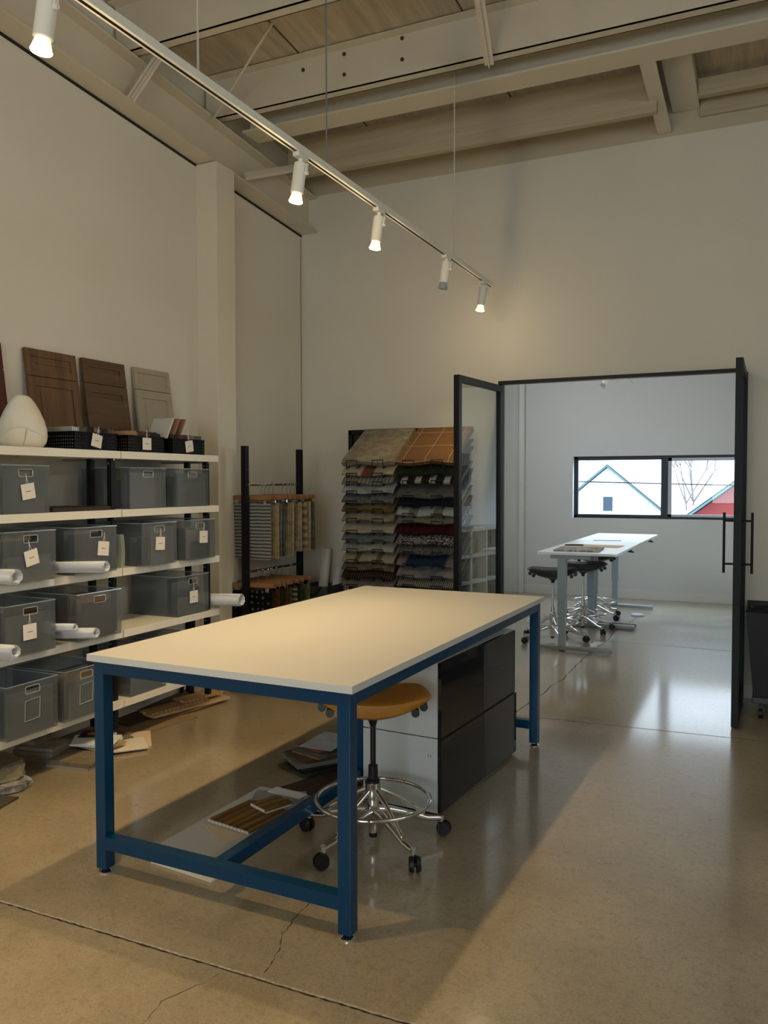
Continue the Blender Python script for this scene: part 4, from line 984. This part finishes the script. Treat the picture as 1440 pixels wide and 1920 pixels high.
# ------------------------------------------------------------------ rug display rack
RX0, RX1, RY = -3.37, -2.30, 6.52
RR = thing('rug_display_rack', 'tall black steel rack of sloping arms holding rug samples at the partition', 'rack', (-2.83, 6.5, 0))
mb = MB()
for x in (RX0, -2.845, RX1): mb.box(x-.0, x+.035, RY-.03, RY+.03, 0, 2.055, .002)
mb.box(RX0, RX1+.035, RY-.03, RY+.03, 2.02, 2.06, .002); mb.box(RX0, RX1+.035, RY-.03, RY+.03, .08, .12)
mb.box(RX0, RX0+.035, 6.1, RY, 0, .03); mb.box(RX1, RX1+.035, 6.1, RY, 0, .03)
wpart('frame', mb, black_m, RR)
wpart('back_panel', MB().box(RX0+.035, RX1, RY+.01, RY+.025, .12, 2.02), pm('rack_back', rgb(40, 42, 42), .7), RR)
c_ = rgb
rugsL = [
 ('thick grey beige looped rug sample on the top arm, left column', fabric('rg0', c_(148, 140, 120), c_(126, 120, 104), 'mottle', 18), .045),
 ('cream rug sample with a dark red bracket pattern, left column', fabric('rg1', c_(168, 158, 132), c_(100, 34, 34), 'blocks', .8, c_(150, 140, 116), 'X', .82), .014),
 ('grey green striped flatweave rug sample, left column', fabric('rg2', c_(140, 138, 122), c_(104, 104, 92), 'stripes', 9), .012),
 ('pale blue grey streaked rug sample with cream edge, left column', fabric('rg3', c_(128, 136, 138), c_(170, 172, 166), 'mottle', 12), .012),
 ('speckled mid grey rug sample below the blue grey one, left column', fabric('rg4', c_(116, 118, 116), c_(84, 86, 88), 'mottle', 40), .012),
 ('olive gold and charcoal rug sample, left column', fabric('rg5', c_(120, 100, 58), c_(64, 58, 48), 'mottle', 4), .014),
 ('grey green rug sample with a cream speckled edge, left column', fabric('rg6', c_(126, 122, 106), c_(160, 150, 124), 'mottle', 30), .016),
 ('pale rug sample fading from grey to cream, left column', fabric('rg7', c_(150, 148, 134), c_(182, 168, 130), 'mottle', 4), .012),
 ('plain smooth blue grey rug sample, left column', fabric('rg8', c_(112, 116, 114), c_(100, 104, 104)), .012),
 ('pale silver rug sample, left column', fabric('rg9', c_(158, 160, 152), c_(136, 138, 132), 'mottle', 15), .012),
 ('beige rug sample with two brown bands, left column', fabric('rg10', c_(152, 144, 120), c_(100, 86, 64), 'blocks', 1.6, None, 'X', .86), .012),
 ('dark taupe patterned rug sample, left column', fabric('rg11', c_(84, 80, 68), c_(116, 106, 86), 'mottle', 22), .014),
 ('dark brown pinstriped rug sample, left column', fabric('rg12', c_(40, 28, 22), c_(104, 78, 60), 'stripes', 14, c_(30, 22, 18), 'X', .72), .014),
 ('grey rug sample lowest in view above the table, left column', fabric('rg13', c_(122, 120, 110), c_(100, 98, 90)), .012)]
rugsR = [
 ('tan brown plush rug sample with a white line grid, top of right column', fabric('rg20', c_(108, 82, 56), c_(170, 150, 122), 'grid', 5.2, c_(74, 54, 36)), .04),
 ('dark green rug sample, right column', fabric('rg21', c_(44, 52, 38), c_(34, 40, 32)), .012),
 ('black and white shaggy rug sample with fringe, right column', fabric('rg22', c_(30, 28, 26), c_(180, 176, 164), 'blocks', 2.6, c_(70, 66, 62), 'X', .6), .02),
 ('grey taupe rug sample, right column', fabric('rg23', c_(108, 102, 94), c_(84, 84, 84), 'mottle', 14), .012),
 ('near black rug sample, right column', fabric('rg24', c_(30, 34, 38), c_(22, 26, 30)), .016),
 ('pale blue rug sample with taupe bands, right column', fabric('rg25', c_(160, 170, 172), c_(120, 106, 88), 'blocks', 1.5, None, 'X', .7), .012),
 ('grey green rug sample with one thin dark line, right column', fabric('rg26', c_(120, 118, 102), c_(106, 104, 92)), .012),
 ('dark wine red shaggy rug sample, right column', fabric('rg27', c_(74, 26, 22), c_(50, 18, 16)), .02),
 ('black and white bouclé rug sample, right column', fabric('rg28', c_(160, 160, 154), c_(34, 36, 38), 'speckle', 16, c_(90, 90, 88)), .016),
 ('charcoal speckled bouclé rug sample, right column', fabric('rg29', c_(110, 110, 106), c_(50, 52, 54), 'speckle', 20), .016),
 ('navy blue rug sample with a lilac corner, right column', fabric('rg30', c_(32, 50, 70), c_(126, 108, 108), 'blocks', .65, c_(22, 34, 50), 'X', .8), .012),
 ('marbled grey blue rug sample, right column', fabric('rg31', c_(96, 104, 110), c_(140, 136, 128), 'mottle', 8), .012),
 ('fine black and white striped rug sample, right column', fabric('rg32', c_(150, 148, 138), c_(70, 72, 72), 'stripes', 18), .012),
 ('grey green rug sample lowest in view above the table, right column', fabric('rg33', c_(92, 94, 80), c_(70, 72, 62)), .012)]
def rug_row(xc, zf, m, label, th, w, arm=True, yf=6.0, seedy=0):
    rnd = random.Random(seedy); ph = rnd.uniform(0, 6); amp = rnd.uniform(.004, .009); yb = 6.46
    def f(u, v):
        x = xc-w/2+w*u; y = yf+(yb-yf)*v
        z = zf+.275*v**1.02+amp*math.sin(u*2*PI*1.3+ph)*(1-v)**2-.020*max(0, (.12-v)/.12)**2
        return Vector((x, y, z+th))
    mb = MB(); mb.slab(f, 20, 14, th)
    solo('rug_sample', mb, m, label, 'rug sample', (xc, yf, zf), 'rug samples on the display rack', True)
    if arm:
        mb = MB()
        for ux in (.22, .72):
            x = xc-w/2+w*ux; a = .048
            mb.tube([(x-a, 6.5, zf+.262), (x-a, yf+.02, zf-.022), (x-a, yf-.008, zf-.030), (x-a, yf-.012, zf-.008+th), (x+a, yf-.012, zf-.008+th), (x+a, yf-.008, zf-.030), (x+a, yf+.02, zf-.022), (x+a, 6.5, zf+.262)], .0042, 6)
        wpart('arm', mb, black_m, RR)
for n_ in MATS['rg1'].node_tree.nodes:
    if n_.type == 'TEX_WAVE': n_.inputs['Phase Offset'].default_value = PI
zl = [868, 888, 904, 922, 941, 957, 976, 998, 1016, 1034, 1055, 1071, 1087, 1104]
zr = [868, 885, 901, 927, 943, 961, 975, 997, 1015, 1034, 1055, 1077, 1095, 1109]
def ztab(y): return 1.605-(y-903)*.00422*1.0
for i, (l, m, th) in enumerate(rugsL): rug_row(-2.95, (1.742, 1.668, 1.602, 1.527, 1.447, 1.380, 1.300, 1.207, 1.132, 1.056, .967, .900, .832, .761)[i], m, l, th, .465, seedy=i)
for i, (l, m, th) in enumerate(rugsR): rug_row(-2.445, (1.742, 1.668, 1.602, 1.492, 1.425, 1.350, 1.292, 1.200, 1.124, 1.044, .955, .862, .786, .727)[i], m, l, th, .485, seedy=i+40)

# ------------------------------------------------------------------ rolling mesh cart at the right
BN = thing('rolling_bin', 'tall black fabric bin on casters at the right edge by the partition', 'bin', (.22, 6.25, 0))
mb = MB(); V = mb.bm.verts.new
def frustum(x0, x1, y0, y1, z0, a0, a1, b0, b1, z1):
    q = [V((x0, y0, z0)), V((x1, y0, z0)), V((x1, y1, z0)), V((x0, y1, z0)), V((a0, b0, z1)), V((a1, b0, z1)), V((a1, b1, z1)), V((a0, b1, z1))]
    for f in ((0, 3, 2, 1), (0, 1, 5, 4), (1, 2, 6, 5), (2, 3, 7, 6), (3, 0, 4, 7)): mb.bm.faces.new([q[i] for i in f])
frustum(-.078, .50, 6.06, 6.50, .15, -.128, .56, 6.02, 6.54, .735)
o = wpart('fabric_body', mb, pm('black_mesh_fabric', rgb(26, 27, 29), .55, var=.2, scale=8), BN); o.modifiers.new('thick', 'SOLIDIFY').thickness = .006
wpart('rim', MB().tube([(-.128, 6.02, .735), (.56, 6.02, .735), (.56, 6.54, .735), (-.128, 6.54, .735)], .006, 8, True), black_m, BN)
wpart('base_tray', MB().box(-.085, .51, 6.05, 6.51, .11, .15, .004), plastic_black, BN)
for x in (-.03, .45):
    for y in (6.11, 6.45):
        mb = MB(); mb.cyl((x-.012, y, .035), (x+.012, y, .035), .034, seg=20); mb.box(x-.016, x+.016, y-.012, y+.012, .04, .112); wpart('caster', mb, rubber, BN)
solo('cable_loop', MB().tube([(.0+.1*math.cos(t*PI/12), 6.2+.1*math.sin(t*PI/12)*.5, .742+.0*t) for t in range(24)], .004, 6, True), plastic_black, 'thin black cable loop lying over the rim of the black rolling bin', 'cable', (0, 6.2, .742))

# ------------------------------------------------------------------ track lighting
TR = thing('lighting_track', 'long white ceiling track running towards the partition', 'track', (-2.0, 2.0, 3.131))
wpart('rail', MB().box(-2.018, -1.982, YB+.3, 6.30, 3.131, 3.165, .002), white_metal, TR)
wpart('conductor_slot', MB().box(-2.006, -1.994, YB+.3, 6.29, 3.1295, 3.1315), black_m, TR)
for i, y in enumerate((2.617, 3.629, 5.45)):
    solo('suspension_rod', MB().cyl((-2.0, y, 3.165), (-2.0, y, zdeck(y)), .0045 if i != 1 else .004, seg=8), ceil_m if i != 1 else brushed, ['white rod holding the track near the first spotlight', 'dark thin rod holding the middle of the track', 'thin rod holding the far end of the track'][i], 'rod', (-2.0, y, 3.165))
bulb_on = emit('warm_bulb', (1.0, .70, .36), 14); bulb_off = pm('unlit_bulb', rgb(150, 160, 165), .2)
lens_glow = emit('warm_bulb_body', (1.0, .74, .44), 1.1)
def spot(y, label, on=True, tilt=(R(-4), R(7)), x=-2.0, z=3.131, e=60):
    S = thing('track_spotlight', label, 'spotlight', (x, y, z))
    obj('adapter', MB().box(-.017, .017, -.045, .045, -.022, -.001, .003), white_metal, S)
    obj('stem', MB().cyl((0, 0, -.022), (0, 0, -.05), .012, seg=14), white_metal, S, smooth=True)
    H = MB(); M = Euler((tilt[0], tilt[1], 0)).to_matrix().to_4x4(); M.translation = Vector((0, 0, -.045))
    def T_(p): return M @ Vector(p)
    H.cyl(T_((0, 0, 0)), T_((0, 0, -.135)), .030, seg=28); H.cyl(T_((0, 0, -.135)), T_((0, 0, -.137)), .030, .027, 28)
    h = obj('lamp_housing', H, white_metal, S, smooth=True)
    mb = MB(); mb.bar(T_((.036, 0, .0)), T_((.036, 0, -.05)), .006, .016); mb.cyl(T_((.026, 0, -.045)), T_((.046, 0, -.045)), .008, seg=10); obj('yoke', mb, white_metal, S)
    mb = MB(); mb.cyl(T_((0, 0, -.136)), T_((0, 0, -.175)), .022, .033, 26, False); b = obj('bulb', mb, lens_glow if on else bulb_off, S, smooth=True)
    mb = MB(); mb.cyl(T_((0, 0, -.174)), T_((0, 0, -.178)), .033, .031, 26); obj('bulb_face', mb, bulb_on if on else bulb_off, b)
    if on:
        L = bpy.data.lights.new('spot_light', 'SPOT'); L.energy = e; L.color = (1.0, .72, .385); L.spot_size = R(SPOT_SIZE); L.spot_blend = 1.0; L.shadow_soft_size = .028
        lo = bpy.data.objects.new('spot_light', L); C.objects.link(lo)
        p = Vector((x, y, z))+T_((0, 0, -.182)); d = (T_((0, 0, -1))-T_((0, 0, 0)))
        P_ = bpy.data.lights.new('bulb_spill', 'POINT'); P_.energy = e*.07; P_.color = (1.0, .76, .46); P_.shadow_soft_size = .03
        po = bpy.data.objects.new('bulb_spill', P_); C.objects.link(po); po.location = p+d*.035
        lo.location = p; lo.rotation_euler = d.to_track_quat('-Z', 'Y').to_euler()
SPOT_SIZE = 105
EN = 98
spot(1.892, 'large white spotlight with a glowing bulb at the top left corner', e=EN)
spot(3.38, 'second lit white spotlight from the left on the ceiling track', e=EN)
spot(4.235, 'third lit white spotlight on the ceiling track', e=EN*.8)
spot(5.299, 'unlit white spotlight, fourth on the ceiling track', False)
spot(6.094, 'small lit white spotlight nearest the partition on the track', e=EN*.35)
spot(.3, 'white spotlight on the track behind the camera position', e=EN*1.2)
# second track to the right of the camera, same kind
# far room spotlight
spot(9.5, 'small white spotlight seen at the top of the doorway in the far room', False, (0, R(35)), -1.62, 2.86)
solo('suspension_rod', MB().cyl((-1.62, 9.5, 2.88), (-1.62, 9.5, zdeck(9.5)), .006, seg=8), white_metal, 'white rod holding the small spotlight in the far room', 'rod', (-1.62, 9.5, 2.9))
struct('trim_18', MB().box(-1.64, -1.60, 7.5, 11.0, 2.86, 2.88), white_metal)

# ------------------------------------------------------------------ far room storage seen in the door glass
cube_back = pm('cube_back', rgb(190, 196, 198), .6)
for j in range(3):
    for i in range(5):
        y = 8.75+.40*i; z = .012+.33*j
        S = thing('storage_cube', 'white framed cube, row %s, %s, in the far room storage wall' % (('bottom', 'middle', 'top')[j], ('nearest', 'second nearest', 'central', 'second farthest', 'farthest')[i]), 'storage cube', (.1, y+.2, z), 0, 'storage cubes in the far room')
        mb = MB(); mb.box(-.10, .30, y, y+.016, z, z+.325); mb.box(-.10, .30, y+.378, y+.394, z, z+.325); mb.box(-.10, .30, y+.016, y+.378, z, z+.016); mb.box(-.10, .30, y+.016, y+.378, z+.309, z+.325)
        wpart('cube_frame', mb, trim_m, S); wpart('back_panel', MB().box(.29, .30, y+.016, y+.378, z+.016, z+.309), cube_back, S)
        mb = MB(); mb.box(.0, .24, y+.05, y+.32, z+.0165, z+.22, .02); solo('stored_textiles', mb, fabric('mixed_textile_%d' % (i % 3), [rgb(120, 112, 100), rgb(90, 92, 96), rgb(150, 140, 124)][i % 3], [rgb(70, 66, 60), rgb(150, 150, 150), rgb(96, 84, 70)][i % 3], 'mottle', 10), 'bundle of folded textiles inside the far room cubes', 'textile', (.12, y+.2, z+.0165), 'textiles in the far room cubes')
solo('paper_stack', MB().box(-.05, .25, 9.7, 10.25, .998, 1.03, .003), paper_m, 'low stack of white paper on top of the far room storage cubes', 'paper', (.1, 9.9, .998))
PB = thing('pin_board', 'grey pin board with pictures on the right wall of the far room', 'board', (.33, 9.9, 1.28))
wpart('panel', MB().box(.318, .339, 9.3, 10.28, 1.28, 1.98), pm('pin_felt', rgb(150, 150, 146), .9), PB)
for a, b, c, d, m in ((9.45, 9.85, 1.62, 1.85, paper_m), (9.9, 10.2, 1.5, 1.82, pm('dark_print', rgb(80, 80, 80), .6)), (9.5, 9.75, 1.34, 1.6, pm('dark_print2', rgb(52, 50, 48), .6)), (9.8, 10.2, 1.3, 1.48, pm('warm_print', rgb(170, 156, 134), .6))):
    wpart('pinned_picture', MB().box(.313, .318, a, b, c, d), m, PB)

# ------------------------------------------------------------------ lighting
w = bpy.data.worlds.new('sky'); bpy.context.scene.world = w; w.use_nodes = True
bg = w.node_tree.nodes['Background']; bg.inputs[0].default_value = (.80, .91, 1.0, 1); bg.inputs[1].default_value = 2.4
def area(name, loc, rot, sx, sy, e, col):
    L = bpy.data.lights.new(name, 'AREA'); L.shape = 'RECTANGLE'; L.size = sx; L.size_y = sy; L.energy = e; L.color = col
    o = bpy.data.objects.new(name, L); C.objects.link(o); o.location = loc; o.rotation_euler = rot; return o
area('daylight_back_window', (-.15, YB-.2, 1.75), (R(90), 0, 0), 2.8, 1.6, 50, (.80, .92, 1.0))
area('added_high_fill', (XR+.2, 2.0, 3.5), (0, R(90), 0), .9, 3.3, 14, (1.0, .94, .84))  # added fill lamp outside the made-up high window
area('daylight_far_side_window', (.55, 7.72, 2.55), (0, R(90), 0), 1.2, 1.45, 16, (.82, .92, 1.0))
area('added_far_left_fill', (-4.15, 8.95, 2.6), (0, R(-90), 0), 1.1, 1.8, 24, (.92, .96, 1.0))  # added lamp, lights the far room's right wall
area('daylight_far_window', (-1.3, 12.15, 2.4), (R(-62), 0, 0), 2.3, .7, 190, (.58, .79, 1.0))

sc = bpy.context.scene
sc.view_settings.view_transform = 'Standard'; sc.view_settings.look = 'None'; sc.view_settings.gamma = 1
sc.view_settings.exposure = 0.38; sc.view_settings.use_curve_mapping = False
